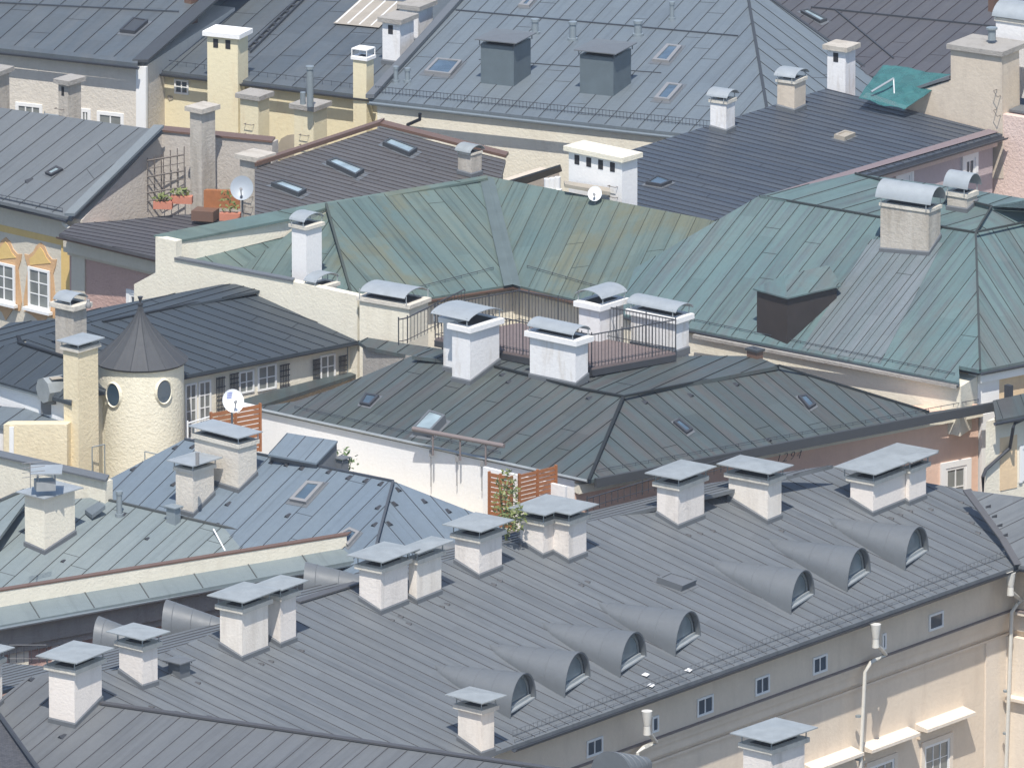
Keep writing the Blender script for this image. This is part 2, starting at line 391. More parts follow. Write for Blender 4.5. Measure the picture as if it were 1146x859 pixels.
def slab(par,p0,p1,px,th,mat,name='wall',proud=0.0,label=None):
    """vertical wall piece: pixel outline on the vertical plane through p0,p1, extruded th to the back"""
    t=(p1-p0); n=Vc((t.y,-t.x,0)).normalized()
    if n.y>0: n=-n
    f=[(vhit(p0,p1,*q) if not isinstance(q,Vc) else q)+n*proud for q in px]; b=[q-n*th for q in f]; k=len(f)
    tl=t.normalized(); loc=[Vc((q.dot(tl),q.z,0)) for q in f]
    a=sum(loc[i].x*loc[(i+1)%k].y-loc[(i+1)%k].x*loc[i].y for i in range(k))
    fs=[]
    for tr in tessellate_polygon([loc]):
        A,Bq,C=[f[i] for i in tr]
        if (Bq-A).cross(C-A).dot(n)<0: tr=tr[::-1]
        fs.append(tuple(tr)); fs.append(tuple(i+k for i in tr[::-1]))
    for i in range(k):
        j=(i+1)%k; q=(i,i+k,j+k,j); 
        fs.append(q)
    mb=MB().add(f+b,fs)
    o=mb.build(name,mat,par,label=label)
    bm_fix(o); return o
def bm_fix(o):
    import bmesh
    bm=bmesh.new(); bm.from_mesh(o.data); bmesh.ops.recalc_face_normals(bm,faces=bm.faces); bm.to_mesh(o.data); bm.free()
# ---------------------------------------------------------------- roof furniture
def offs(poly,o):
    n=len(poly); out=[]
    for i in range(n):
        a,b,c=Vc(poly[i-1]),Vc(poly[i]),Vc(poly[(i+1)%n])
        n1=(b-a).normalized(); n2=(c-b).normalized()
        out.append((b.x+o*(n1.y+n2.y),b.y+o*(-n1.x-n2.x)))
    return out
def chimney(par,uL,uC,uR,vT,vB=None,f=None,zT=None,th=54,mat='whitec',h=None,z0=None,cover='plate',col=(.11,.13),colm='collar',
            fp=None,co=.28,gap=.27,plate=None,pm='plate',ax='l',foot=True,down=1.6,holes=0,rungs=0,name='chimney',label=None,rise=None,clen=None):
    A=Vc((math.cos(R(th)),math.sin(R(th)),0)); Lf=Vc((-math.sin(R(th)),math.cos(R(th)),0)); Z=Vc((0,0,1))
    if f is not None: p=f.hit(uC,vB)
    elif z0 is not None: p=V(uC,vB,z0)
    else:
        pt=V(uC,vT,zT); hh=h if h else 5.0; p=pt-Z*hh
    S=scale_at(p)
    if f is not None or z0 is not None: hh=(vB-vT)/(S*CP)
    wa=(uR-uC)/(S*A.x); wl=(uC-uL)/(S*-Lf.x)
    if fp is None: fp=[(0,0),(wa,0),(wa,wl),(0,wl)]
    if mat=='whitec': mat=('whitec','whitec2','whitec3')[int(uC*7+vT)%3]
    W=lambda q,z: p+A*q[0]+Lf*q[1]+Z*z
    sh=MB().prism([W(q,hh) for q in fp],p.z-down)
    c=sh.build(name,mat,par,label=label)
    if holes:
        for i in range(holes):
            w=wl/(holes*2+1); l=w*(2*i+1.2)
            MB().box(W((-.012,l),hh-.42),A*.1,Lf*w*.8,Z*.32).build('flue_opening','opening_dark',c)
    if rungs:
        for i in range(rungs):
            z=hh-.9-i*.36; l=.18
            a,b=W((0,l),z),W((0,l+.34),z)
            MB().tube([a,a-A*.13,b-A*.13,b],.013,5).build('climbing_iron','ropegrey',c)
    if foot and f is not None:
        fo=offs(fp,.035); mb=MB(); n=len(fp)
        for i in range(n):
            a,b=fo[i],fo[(i+1)%n]; a0,b0=fp[i],fp[(i+1)%n]
            qa,qb=W(a,0),W(b,0); za=f.zat(qa.x,qa.y); zb=f.zat(qb.x,qb.y)
            pa,pb=W(a0,0),W(b0,0)
            vs=[(qa.x,qa.y,za-.1),(qb.x,qb.y,zb-.1),(qb.x,qb.y,zb+.13),(qa.x,qa.y,za+.13),(pa.x,pa.y,za+.17),(pb.x,pb.y,zb+.17)]
            mb.add(vs,[(0,1,2,3),(3,2,5,4)])
        mb.build('flashing','flash',c)
    if col:
        o_,t_=col; cp=offs(fp,o_); mb=MB().prism([W(q,hh+t_) for q in cp],p.z+hh-.01)
        mb.build('collar',colm,c)
        inn=offs(fp,-.14)
        MB().prism([W(q,hh+t_+.012) for q in inn],p.z+hh+t_-.05).build('flue_opening','opening_dark',c)
        top=hh+t_
    else: top=hh
    xs=[q[0] for q in fp]; ys=[q[1] for q in fp]
    x0,x1,y0,y1=min(xs),max(xs),min(ys),max(ys)
    if cover=='plate':
        zc=top+gap; pf=offs(plate if plate else fp,co); mb=MB(); n=len(pf)
        cx=sum(q[0] for q in pf)/n; cy=sum(q[1] for q in pf)/n
        tp=[W(q,zc+.035) for q in pf]; bt=[W(q,zc) for q in pf]
        if n==4:
            ce=W((cx,cy),zc+.11); mb.add(tp+bt+[ce],[(i,(i+1)%n,2*n) for i in range(n)]+[(i+n,(i+1)%n+n,(i+1)%n,i) for i in range(n)]+[tuple(range(n,2*n))[::-1]])
        else: mb.prism(tp,zc+p.z)
        for q in offs(plate if plate else fp,.03): mb.tube([W(q,top-.03),W(q,zc+.01)],.02,5)
        mb.build('rain_cover',pm,c)
    elif cover=='barrel':
        zc=top+gap; r=rise if rise else .2; mb=MB(); n=10
        if ax=='l': a0,a1,l0,l1=x0-.12,x1+.12,y0-co,y1+co
        else: a0,a1,l0,l1=y0-.12,y1+.12,x0-co,x1+co
        def Q(t,l,zz): return W((t,l),zz) if ax=='l' else W((l,t),zz)
        vs=[]
        for j,l in enumerate((l0,l1)):
            for i in range(n+1):
                an=math.pi*(.08+.84*i/n); t=(a0+a1)/2-(a1-a0)/2*math.cos(an)/math.cos(math.pi*.08); z=zc-.06+r*(math.sin(an)-math.sin(math.pi*.08))/(1-math.sin(math.pi*.08))
                vs.append(Q(t,l,z))
        vs2=[q-Z*.02 for q in vs]; m=n+1; fs=[]
        for i in range(n): fs+= [(i,i+1,m+i+1,m+i),(2*m+i+1,2*m+i,3*m+i,3*m+i+1)]
        fs+=[(i,i+2*m,i+2*m+1,i+1) for i in range(n)]+[(m+i+1,m+i+1+2*m,m+i+2*m,m+i) for i in range(n)]
        fs+=[(0,m,3*m,2*m),(n,n+2*m,m+n+2*m,m+n)]
        mb.add(vs+vs2,fs)
        for tx in (a0+.04,a1-.04):
            for l in (y0+.06 if ax=='l' else x0+.06,y1-.06 if ax=='l' else x1-.06): mb.tube([Q(tx,l,top-.03),Q(tx,l,zc+.0)],.018,5)
        ob=mb.build('rain_cover',pm,c,True)
    elif cover=='slab':
        mb=MB().prism([W(q,top+.16) for q in offs(fp,.13)],p.z+top-.005); mb.build('cap_slab',pm,c)
    return c
def skylight(par,f,px,h=.1,frame='frame_g',gl='glass_sky',bw=.08,name='skylight'):
    q=[f.hit(*a) for a in px]; n=(q[1]-q[0]).cross(q[3]-q[0]).normalized()
    if n.z<0: n=-n
    c=sum(q,Vc((0,0,0)))/4
    mb=MB()
    inn=[]
    for i in range(4):
        a,b,d=q[i-1],q[i],q[(i+1)%4]; inn.append(b+((a-b).normalized()+(d-b).normalized())*bw)
    vs=[x-n*.05 for x in q]+[x+n*h for x in q]+[x+n*h for x in inn]+[x+n*(h-.04) for x in inn]
    fs=[]
    for i in range(4):
        j=(i+1)%4; fs+=[(i,j,4+j,4+i),(4+i,4+j,8+j,8+i),(8+i,8+j,12+j,12+i)]
    mb.add(vs,fs); o=mb.build(name,frame,par); bm_fix(o)
    g=MB().add([x+n*(h-.03) for x in inn],[(0,1,2,3)]).build('pane',gl,o); bm_fix(g)
    # lead apron round the window
    ap=MB(); e=[c+(x-c)*1.28 for x in q]; ap.add([x+n*.012 for x in e]+[x-n*.05 for x in e],[(0,1,2,3),(0,4,5,1),(1,5,6,2),(2,6,7,3),(3,7,4,0)]); a=ap.build('flashing','flash',o); bm_fix(a)
    return o
def pipe(par,f,u,vT,vB,r=.1,mat='pipe_g',cap=True,name='vent_pipe',z=None):
    p=f.hit(u,vB) if f else V(u,vB,z); h=(vB-vT)/(scale_at(p)*CP); Z=Vc((0,0,1))
    mb=MB().tube([p-Z*.2,p+Z*h],r,12)
    if cap: mb.tube([p+Z*(h-.08),p+Z*(h+.02)],r*1.25,12)
    mb.tube([p-Z*.05,p+Z*.08],r*1.5,12)
    return mb.build(name,mat,par,True)
def ventbit(par,f,u,v,s=.16,name='roof_vent'):
    p=f.hit(u,v); n=f.n; d=Vc((f.dir.x,f.dir.y,0)) if f.dir is not None else Vc((0,-1,0))
    if d.y>0: d=-d
    d=(d-n*d.dot(n)).normalized(); x=d.cross(n)
    vs=[p-x*s/2,p+x*s/2,p+x*s/2*.6-d*s*1.4,p-x*s/2*.6-d*s*1.4,p+n*s*.55]
    mb=MB().add(vs,[(0,1,4),(1,2,4),(2,3,4),(3,0,4)]); o=mb.build(name,'dark',par); return o
def gutter(par,a,b,r=.09,mat='gutter',name='gutter',out=None):
    a,b=[V(*q) if not isinstance(q,Vc) else q for q in (a,b)]
    d=(b-a).normalized(); n=Vc((d.y,-d.x,0)); n=-n if n.y>0 else n
    o=n*(r*.8)-Vc((0,0,.06)); vs=[];k=7
    for p in (a+o,b+o):
        for i in range(k): an=math.pi*i/(k-1); vs.append(p+n*math.cos(an)*r-Vc((0,0,math.sin(an)*r)))
    for p in (a+o,b+o):
        for i in range(k): an=math.pi*i/(k-1); vs.append(p+n*math.cos(an)*(r-.015)-Vc((0,0,math.sin(an)*(r-.015))))
    fs=[(i,i+1,k+i+1,k+i) for i in range(k-1)]+[(2*k+i+1,2*k+i,3*k+i,3*k+i+1) for i in range(k-1)]+[(0,k,3*k,2*k),(k-1,3*k-1,4*k-1,2*k-1)]
    fs+=[(i,2*k+i,2*k+i+1,i+1) for i in range(k-1)]+[(k+i+1,3*k+i+1,3*k+i,k+i) for i in range(k-1)]
    return MB().add(vs,fs).build(name,mat,par)
def snowguard(par,f,p0,p1,h=.22,sp=.16,rails=2,name='snow_guard',mat='gutter',bar=False):
    a,b=f.hit(*p0),f.hit(*p1); L=(b-a).length; n=int(L/sp); mb=MB()
    g=lambda t,dz: Vc(((a+(b-a)*t).x,(a+(b-a)*t).y,f.zat((a+(b-a)*t).x,(a+(b-a)*t).y)+dz))
    k=max(2,int(L/2))
    for r in range(rails):
        mb.tube([g(i/k,h*(1-.75*r)) for i in range(k+1)],.012,5)
    if not bar:
        for i in range(n+1): mb.tube([g(i/n,.0),g(i/n,h+.02)],.007,4)
    else:
        for i in range(int(L/.6)+1): mb.box(g(i*.6/L,.0)-Vc((.03,.03,0)),(.06,0,0),(0,.06,0),(0,0,h))
    return mb.build(name,mat,par)
def window(par,p0,p1,u0,u1,vt,vb,cols=2,rows=1,frame='frame_w',gl='glass',fw=.09,proud=.04,sill=False,hood=None,surround=None,name='window',mw=.045,base=0.0):
    """window on the vertical plane p0,p1; vt/vb are read at u0"""
    t=(p1-p0).normalized(); t=Vc((t.x,t.y,0)).normalized(); n=Vc((t.y,-t.x,0)); n=-n if n.y>0 else n
    if t.x<0: t=-t
    a=vhit(p0,p1,u0,vb); top=vhit(p0,p1,u0,vt); b=vhit(p0,p1,u1,vb)
    w=(b-a).xy.dot(t.xy); h=top.z-a.z; Z=Vc((0,0,1)); mb=MB(); a=a+n*(.004+base)
    def bx(x,z,ww,hh,d0,d1): mb.box(a+t*x+Z*z+n*d0,t*ww,Z*hh,n*(d1-d0))
    bx(0,0,fw,h,-.02,proud); bx(w-fw,0,fw,h,-.02,proud); bx(fw,h-fw,w-2*fw,fw,-.02,proud); bx(fw,0,w-2*fw,fw,-.02,proud)
    iw=w-2*fw; ih=h-2*fw
    for i in range(1,cols): bx(fw+iw*i/cols-mw/2,fw,mw,ih,-.01,proud*.7)
    for j in range(1,rows): bx(fw,fw+ih*j/rows-mw*.35,iw,mw*.7,-.01,proud*.6)
    o=mb.build(name,frame,par)
    MB().box(a+t*fw+Z*fw+n*.001,t*iw,Z*ih,n*.008).build('pane',gl,o)
    if surround:
        s,m=surround; m2=MB(); sb=lambda x,z,ww,hh: m2.box(a+t*x+Z*z-n*.05,t*ww,Z*hh,n*(.05+proud*.8+.03))
        sb(-s,-s*.3,s,h+s*1.3); sb(w,-s*.3,s,h+s*1.3); sb(0,h,w,s); m2.build('window_surround',m,o)
    if sill: MB().box(a-t*.12-Z*.1+n*.0,t*(w+.24),Z*.1,n*.2).build('sill','frame_w' if sill is True else sill,o)
    if hood:
        hd,m,hz,ho=hood; MB().prism([a-t*ho+Z*(h+hz+.12)+n*hd,a+t*(w+ho)+Z*(h+hz+.12)+n*hd,a+t*(w+ho)+Z*(h+hz+.2)-n*.05,a-t*ho+Z*(h+hz+.2)-n*.05],a.z+h+hz).build('hood',m,o)
    return o
def railing(par,pts,h=1.05,sp=.13,name='railing',mat='dark',r=.011):
    mb=MB(); Z=Vc((0,0,1)); pts=[V(*q) if not isinstance(q,Vc) else q for q in pts]
    for a,b in zip(pts,pts[1:]):
        L=(b-a).length; n=max(1,int(L/sp))
        mb.tube([a+Z*h,b+Z*h],.022,6); mb.tube([a+Z*.12,b+Z*.12],.014,5)
        for i in range(n+1):
            q=a+(b-a)*(i/n); mb.tube([q,q+Z*(h+(.08 if i%9==0 else 0))],r*(2 if i%9==0 else 1),5)
    return mb.build(name,mat,par)
def dish(u,v,z,rpx,label,mat='dish_w',az=-60,logo=False,mast=1.2,group=None):
    p=V(u,v,z); r=rpx/scale_at(p); t=thing('satellite_dish',p-Vc((0,0,mast)),label,'satellite dish',group)
    d=Vc((math.cos(R(az)),math.sin(R(az)),.45)).normalized(); x=d.cross(Vc((0,0,1))).normalized(); y=x.cross(d)
    vs=[p];fs=[];n=28
    for k in range(1,5):
        for i in range(n):
            a=2*math.pi*i/n; rr=r*k/4; vs.append(p+x*math.cos(a)*rr*.93+y*math.sin(a)*rr+d*(rr*rr*.28/r))
    for i in range(n):
        fs.append((0,1+i,1+(i+1)%n))
        for k in range(3): o=1+k*n; fs.append((o+i,o+n+i,o+n+(i+1)%n,o+(i+1)%n))
    nb=len(vs); vs2=[q-d*.02 for q in vs]; fs2=[tuple(j+nb for j in f_[::-1]) for f_ in fs]
    o=1+3*n; rim=[(o+i,o+i+nb,o+(i+1)%n+nb,o+(i+1)%n) for i in range(n)]
    rf=MB().add(vs+vs2,fs+fs2+rim).build('reflector',mat,t,True)
    lnb=p+d*r*1.0-y*r*.2
    MB().tube([p-y*r*.95+d*.02,lnb],.02,5).tube([lnb,lnb-d*.1],.05,8).build('receiver_arm','frame_g',t)
    MB().tube([p-d*.05-Vc((0,0,mast)),p-d*.05],.035,6).build('mast','frame_g',t)
    if logo:
        mb=MB()
        for i in range(5):
            for j in range(4):
                q=p+x*(-(.05+.09*i-j*.03)*r*-1.0)+y*(.25+.14*j)*r
                q=q+d*(((q-p).length**2)*.28/r+.012); mb.box(q,x*r*.06,y*r*.09,d*.004)
        mb.build('emblem','blue',rf)
    return t
def leaves(name,c,rx,ry,rz,n,s,mat,par=None,mb=None):
    mb=mb or MB()
    for i in range(n):
        while True:
            q=Vc((random.uniform(-1,1),random.uniform(-1,1),random.uniform(-1,1)))
            if q.length<1: break
        p=c+Vc((q.x*rx,q.y*ry,q.z*rz)); a=Vc((random.uniform(-1,1),random.uniform(-1,1),random.uniform(-.6,.6))).normalized()
        b=a.cross(Vc((random.uniform(-1,1),random.uniform(-1,1),1))).normalized(); k=s*random.uniform(.6,1.3)
        mb.add([p-a*k,p+b*k*.4,p+a*k,p-b*k*.4],[(0,1,2,3)])
    return mb
# ================================================================= SETTING
g=MB().add([(-900,-700,0),(900,-700,0),(900,1600,0),(-900,1600,0)],[(0,1,2,3)]).build('ground','ground'); g['kind']='structure'
Z=Vc((0,0,1))
def inset(p,q,d):                      # move both points of an eave inwards (away from the viewer) by d
    t=(q-p); n=Vc((t.y,-t.x,0)).normalized(); n=-n if n.y>0 else n
    return p-n*d,q-n*d
# ================================================================= LONG GREY HALL IN FRONT
F=thing('long_townhouse',V(760,700,0),'long grey roofed townhouse with a row of half round dormers above a sand facade','building')
fF=Facet([(60,752,20.25),(129,750,20.1),(176,733,20),(243,706,20),(332,673,20),(400,652,20),(535,618,20),(660,583,20),(800,552,20),(932,521,20),(1082,548,19.1),(1123,603,17.9),(1140,632,17.3),
          (570,835,17.3),(380,903,17.3),(108,790,19.6)],((600,700),(700,748)),.53,anc=(14,12,7))
fFs=Facet([(-90,770,19.6),(0,741,19.7),(50,745,19.7),(128,726,19.7),(243,696,19.8),(332,662,19.8),(400,640,19.8),(535,606,19.8),(660,572,19.8),(790,541,19.85),(932,520,19.95),
           (800,552.5,20),(660,583.5,20),(535,618.5,20),(400,652.5,20),(332,673.5,20),(243,706.5,20),(176,733.5,20),(129,750.5,20.05),(60,755,20.1),(-90,800,19.8)],((380,650),(470,627)),.3)
fFw=Facet([(1082,548,19.1),(1146,556,19.1),(1290,577,19.1),(1300,664,17.3),(1140,632,17.3),(1123,603,17.9)],((1140,575),(1105,592)),.55)
crossjoints=False
roof(F,[fF,fFs,fFw],'zinc',[[(1082,548,19.12),(1123,603,17.93),(1140,632,17.33)],[(332,673,20.01),(400,652,20.01)]],cw=.3)
e0,e1=V(380,903,17.3),V(1140,632,17.3); w0,w1=inset(e0,e1,.62); wv0,wv1=inset(e0,e1,.9)
W=w1-w0
def at17(p,z): return Vc((p.x,p.y,z))
wing1=V(1300,664,17.3); q0,q1=inset(e1,wing1,.62)
# corner where facade meets wing facade
def isect(a,b,c,d):
    r=(b-a).xy; s=(d-c).xy; w=(c-a).xy; t=(w.x*s.y-w.y*s.x)/(r.x*s.y-r.y*s.x); return Vc((a.x+r.x*t,a.y+r.y*t,a.z))
kc=isect(w0,w1,q0,q1); kv=isect(wv0,wv1,*inset(e1,wing1,.8))
n_in=Vc((-W.y,W.x,0)).normalized(); n_in=n_in if n_in.y>0 else -n_in
pbody(F,[at17(w0,17.4),at17(kc,17.4),at17(q1,17.4),at17(q1,17.4)+n_in*7,at17(w0,17.4)+n_in*9],'facade',15.6,'attic_band')
wq0,wq1=inset(e1,wing1,.8)
pbody(F,[at17(wv0,15.61),at17(kv,15.61),at17(wq1,15.61),at17(wq1,15.61)+n_in*6.7,at17(wv0,15.61)+n_in*8.7],'facade',0.0,'wall')
# cornice ledges
def band(par,a,b,z0,z1,out,mat,name='cornice'):
    t=(b-a); n=Vc((t.y,-t.x,0)).normalized(); n=-n if n.y>0 else n
    a=Vc((a.x,a.y,z0))-n*.05; b=Vc((b.x,b.y,z0))-n*.05
    return MB().box(a,b-a,n*(out+.05),Z*(z1-z0)).build(name,mat,par)
band(F,wv0,kv,15.51,15.615,.36,'facade'); band(F,wv0,kv,15.617,15.65,.42,'lead','ledge_sheet'); band(F,kv,wq1,15.617,15.65,.42,'lead','ledge_sheet'); band(F,wv0,kv,15.28,15.5,.24,'facade'); band(F,wv0,kv,14.95,15.27,.16,'facade'); band(F,wv0,kv,14.72,14.8,.1,'facade')
band(F,kv,wq1,15.51,15.615,.4,'facade_l'); band(F,kv,wq1,14.9,15.5,.12,'facade_l')
band(F,wq0,wq1,14.75,14.9,.22,'facade_l')
# pilaster near the corner
pA=vhit(wv0,wv1,1102,760); 
tw=(wv1-wv0).xy.normalized(); tw=Vc((tw.x,tw.y,0)); nw=Vc((tw.y,-tw.x,0)); nw=nw if nw.y<0 else -nw
MB().box(Vc((pA.x,pA.y,0))-nw*.05,Vc((kv.x,kv.y,0))-Vc((pA.x,pA.y,0)),nw*.11,Z*14.7).build('pilaster','facade_l',F)
MB().box(Vc((kv.x,kv.y,0))-nw*.02,(wq1-wq0).normalized()*1.1,Vc(((wq1-wq0).y,-(wq1-wq0).x,0)).normalized()*-.0+Vc((-.15,-.2,0)),Z*14.7).build('pilaster','facade_l',F)
gutter(F,(572,834,17.3),(1139,631.5,17.3),.13); gutter(F,(1142,633,17.3),(1290,662,17.3),.1)
snowguard(F,fF,(574,824),(1128,622),.2,.2,mat='flash'); snowguard(F,fF,(576,831),(1110,637),.1,.4,1,mat='flash')
for u0,u1,vt,vb,cc in ((655.8,674,829,848,2),(729,736.5,802,820,1),(779.5,797.5,782,802.5,2),(844.5,860.5,759,779,2),(909,925,736,755.5,2),(986.5,991,709,727,1),(1039,1055,688,706.5,1)):
    window(F,w0,w1,u0,u1,vt,vb,cc,1,fw=.07)
# tall facade windows with hoods
for i,(uc,vt,vb) in enumerate(((1047,835,905),(985,858,930),(922,880,952),(860,903,975))):
    window(F,wv0,wv1,uc-14,uc+14,vt,vb,3,4,surround=(.16,'facade_l'),mw=.035,gl='curtain')
    a=vhit(wv0,wv1,uc-23,vt-22); b=vhit(wv0,wv1,uc+31,vt-22+ -54*.37); b.z=a.z
    nn=nw
    MB().prism([a+nn*.5,b+nn*.5,b-nn*.05+Z*.12,a-nn*.05+Z*.12],a.z-.1).build('hood','facade_l',F)
    MB().box(a-nn*.05-Z*.42+tw*.1,(b-a)-tw*.2,nn*.17,Z*.3).build('hood_moulding','facade',F)
a=vhit(wq0,wq1,1134,776); b=vhit(wq0,wq1,1190,784); b.z=a.z; nq=Vc(((wq1-wq0).y,-(wq1-wq0).x,0)).normalized(); nq=nq if nq.y<0 else -nq
MB().prism([a+nq*.45,b+nq*.45,b-nq*.05+Z*.12,a-nq*.05+Z*.12],a.z-.1).build('hood','facade_l',F)
# down pipes with funnel heads
def downpipe(u,v,zt,bend,vend,par=F,p0=wv0,p1=wv1,r=.065,m='pipe_c'):
    head=V(u,v,zt)
    mb=MB().tube([head+Z*.0,head-Z*.45],.17,12,0,.11).tube([head-Z*.45,head-Z*.62,head-Z*.75],.1,12,0,.12)
    q=[]
    for (bu,bv) in bend: q.append(vhit(p0,p1,bu,bv)+nw*(.6 if (bu,bv) in bend[:2] else .5 if (bu,bv)==bend[2] else .3))
    mb.tube([head-Z*.6]+q,r,10)
    o=mb.build('downpipe',m,par,True)
    for z in (1.2,2.4,3.8): 
        if q[-1].z+z< q[-2].z+.1 if len(q)>1 else False: MB().tube([q[-1]+Z*z,q[-1]+Z*(z+.06)],r*1.4,10).build('pipe_clip','pipe_g',o)
    return o
downpipe(724,795,17.18,[(717,826),(703,832),(699,838),(699,960)],0); downpipe(980,698,17.18,[(974,728),(957,737),(954,748),(951,930)],0)
downpipe(1131,640,17.18,[(1126,668),(1121,672),(1118,682),(1116,900)],0)
# ridge chimneys of the long roof
T=54

chimney(F,133,159.5,176,727,771,fF,th=50)
chimney(F,299,314,331,671,724,fF,th=54); chimney(F,246,271,299.5,685,739,fF,th=54)
chimney(F,457.6,466.6,493.7,630,675,fF,th=54); chimney(F,402,426.5,456,640,687,fF,th=54)
chimney(F,509,536.4,561.6,606,647,fF,th=54)
chimney(F,587,636.4,654.6,586.5,629.8,fF,th=54,fp=[(0,0),(.94,0),(.94,1.46),(-.54,1.46),(-.54,.585),(0,.585)])
chimney(F,735.4,759,788.6,547.5,591.5,fF,th=54)
chimney(F,815.8,859,874.8,541,586,fF,th=54)
chimney(F,1013.5,1017.5,1037,528,565,fF,th=54); chimney(F,952,977,1015.6,541.7,577,fF,th=54,plate=[(0,0),(3.0,0),(3.0,1.05),(0,1.05)])
fhid=fF
chimney(F,512.5,538.7,553,797.6,846,fF,th=50)
# half round dormers
def dormer(par,f,u0,v0,u1,vtop,tail,name='dormer'):
    A=(e1-e0).xy.normalized(); A=Vc((A.x,A.y,0)); Bv=Vc((A.y,-A.x,0)); Bv=-Bv if Bv.y>0 else Bv
    Bv=Vc((f.dir.x,f.dir.y,0)); Bv=-Bv if Bv.y>0 else Bv; A=Vc((-Bv.y,Bv.x,0)); A=-A if A.x<0 else A
    p=f.hit(u0,v0); S=scale_at(p); w=(u1-u0)/(S*A.x)/2*.97; c=p+A*w
    hgt=1.04; tl=f.hit(*tail); L=(c-tl).xy.dot(Bv.xy); L=max(2.8,min(L*1.12,4.6))
    zr=lambda s:f.zat(c.x-Bv.x*s,c.y-Bv.y*s)
    z0=zr(0); ztop0=z0+hgt; zt1=zr(L)+.02; n=16; K=14; vs=[];fs=[];loops=[]
    ss=[-.16+ (L+.16)*(i/K)**.9 for i in range(K+1)]
    for s in ss:
        k=max(0,s)/L; top=ztop0+(zt1-ztop0)*k; zc=zr(max(0,s)); hh=max(.02,top-zc); ww=w*(max(.0001,1-k))**.5
        for i in range(n+1):
            an=math.pi*i/n; q=c-Bv*s+A*(math.cos(an)*ww)
            vs.append(Vc((q.x,q.y,zc-.12+ (hh+.12)*math.sin(an)**.8 if 0<i<n else zc-.12)))
    m=n+1
    for j in range(K):
        for i in range(n): fs.append((j*m+i,j*m+i+1,(j+1)*m+i+1,(j+1)*m+i))
    vi=[q+(c+Z*(z0-c.z+.3)-q)*.07 for q in vs[:m]]+[q+(c+Z*(z0-c.z+.3)-q)*.07-Bv*.16 for q in vs[:m]]; o=len(vs)
    fs+=[(i+1,i,o+i,o+i+1) for i in range(n)]+[(o+i+1,o+i,o+m+i,o+m+i+1) for i in range(n)]
    d=MB().add(vs+vi,fs).build(name,['zinc'],par,True)
    # joints between sheets
    mj=MB()
    for j in (3,6,9,12):
        mj.tube([vs[j*m+i]+Z*.002 for i in range(1,n)],.009,4)
    mj.build('standing_joint','flash',d)
    back=c-Bv*.06; fr=MB(); pts=[]
    for i in range(n+1):
        an=math.pi*i/n; pts.append(Vc((back.x+A.x*math.cos(an)*w*.96,back.y+A.y*math.cos(an)*w*.96,z0-.02+(hgt*.96)*math.sin(an)**.8)))
    inn=[q+(back+Z*(z0-back.z+.3)-q)*.16 for q in pts]; k=n+1
    fr.add(pts+inn+[q+Bv*.05 for q in inn],[(i,i+1,k+i+1,k+i) for i in range(n)]+[(n,0,k,k+n)]+[(k+i,k+i+1,2*k+i+1,2*k+i) for i in range(n)])
    fr.box(back+Z*(z0-back.z+.04)-A*w*.86,A*w*1.72,Bv*.09,Z*.12)
    wf=fr.build('window','plate',d)
    MB().add([q-Bv*.01 for q in inn],[tuple(range(k))]).build('pane','glass_dorm',wf)
    fr2=MB().box(back+Z*(z0-back.z+.02)+Bv*.05-A*w*.95,A*w*1.9,Bv*.16,Z*.05).build('sill','plate_w',wf)
    return d
for a in ((566,801.6,596,762,(486,757)),(626.8,778,657,739,(548,733)),(689,755.7,720,716,(608,709)),(750.6,732,781,692,(672,685)),
          (880,685,909,645,(798,637)),(943,660,972,622,(862,615)),(1008,636,1037,598,(927,593))):
    dormer(F,fF,*a)
# big barrel dormers at the back slope, seen over the ridge
def barrel(par,u,v,z,w,h,L,ang,name='barrel_dormer',mat='zinc'):
    c=V(u,v,z); D=Vc((math.cos(R(ang)),math.sin(R(ang)),0)); X=Vc((-D.y,D.x,0)); n=16;K=9; vs=[];fs=[]
    for j in range(K+1):
        k=j/K; ww=w*(1-.55*k); hh=h*(1-.75*k)
        for i in range(n+1):
            an=math.pi*i/n; vs.append(c+D*L*k+X*math.cos(an)*ww+Z*(math.sin(an)**.85*hh if 0<i<n else -.5))
    m=n+1
    for j in range(K):
        for i in range(n): fs.append((j*m+i,j*m+i+1,(j+1)*m+i+1,(j+1)*m+i))
    fs.append(tuple(range(m))); fs.append(tuple(K*m+i for i in range(m))[::-1])
    o=MB().add(vs,fs).build(name,mat,par,True)
    mj=MB()
    for j in range(1,K,2): mj.tube([vs[j*m+i] for i in range(1,n)],.012,4)
    mj.build('standing_joint','flash',o); return o
barrel(F,110,723,19.45,.62,.95,2.3,-15); barrel(F,186,706,19.5,.62,1.0,2.6,-12); barrel(F,342,662,19.4,.62,.95,3.2,-6); barrel(F,528,608,19.4,.5,.55,2.4,-25); barrel(F,492,618,19.4,.4,.45,2,-25)
for u,v in ((441,695),(451,691),(460,699),(555,655),(562,651),(773,600),(786,598),(800,595),(1000,581),(1010,577),(1021,573),(1044,571),(1078,563),(1084,575),(1090,586),(1097,597),(497,680),(503,677),
            (172,792),(201,798),(237,803),(224,765),(340,729),(306,741),(295,744),(653,656),(660,652),(877,595)): ventbit(F,fF,u,v,.13)
for u,v in ((1109,566),(1116,577),(1122,587),(1128,598)): ventbit(F,fFw,u,v,.13)
skylight(F,fF,[(734,652),(762,662),(778,655),(748,646)],.22,'flash','flash',name='roof_hatch')
for uu,vv in ((722,756),(728,768),(770,751)):
    q=fF.hit(uu,vv); MB().add([q+Vc((-.12,0,.04)),q+Vc((.05,-.15,.03)),q+Vc((.14,.05,.05)),q+Vc((0,.2,.06))],[(0,1,2,3)]).build('paper_scrap','frame_w',F)
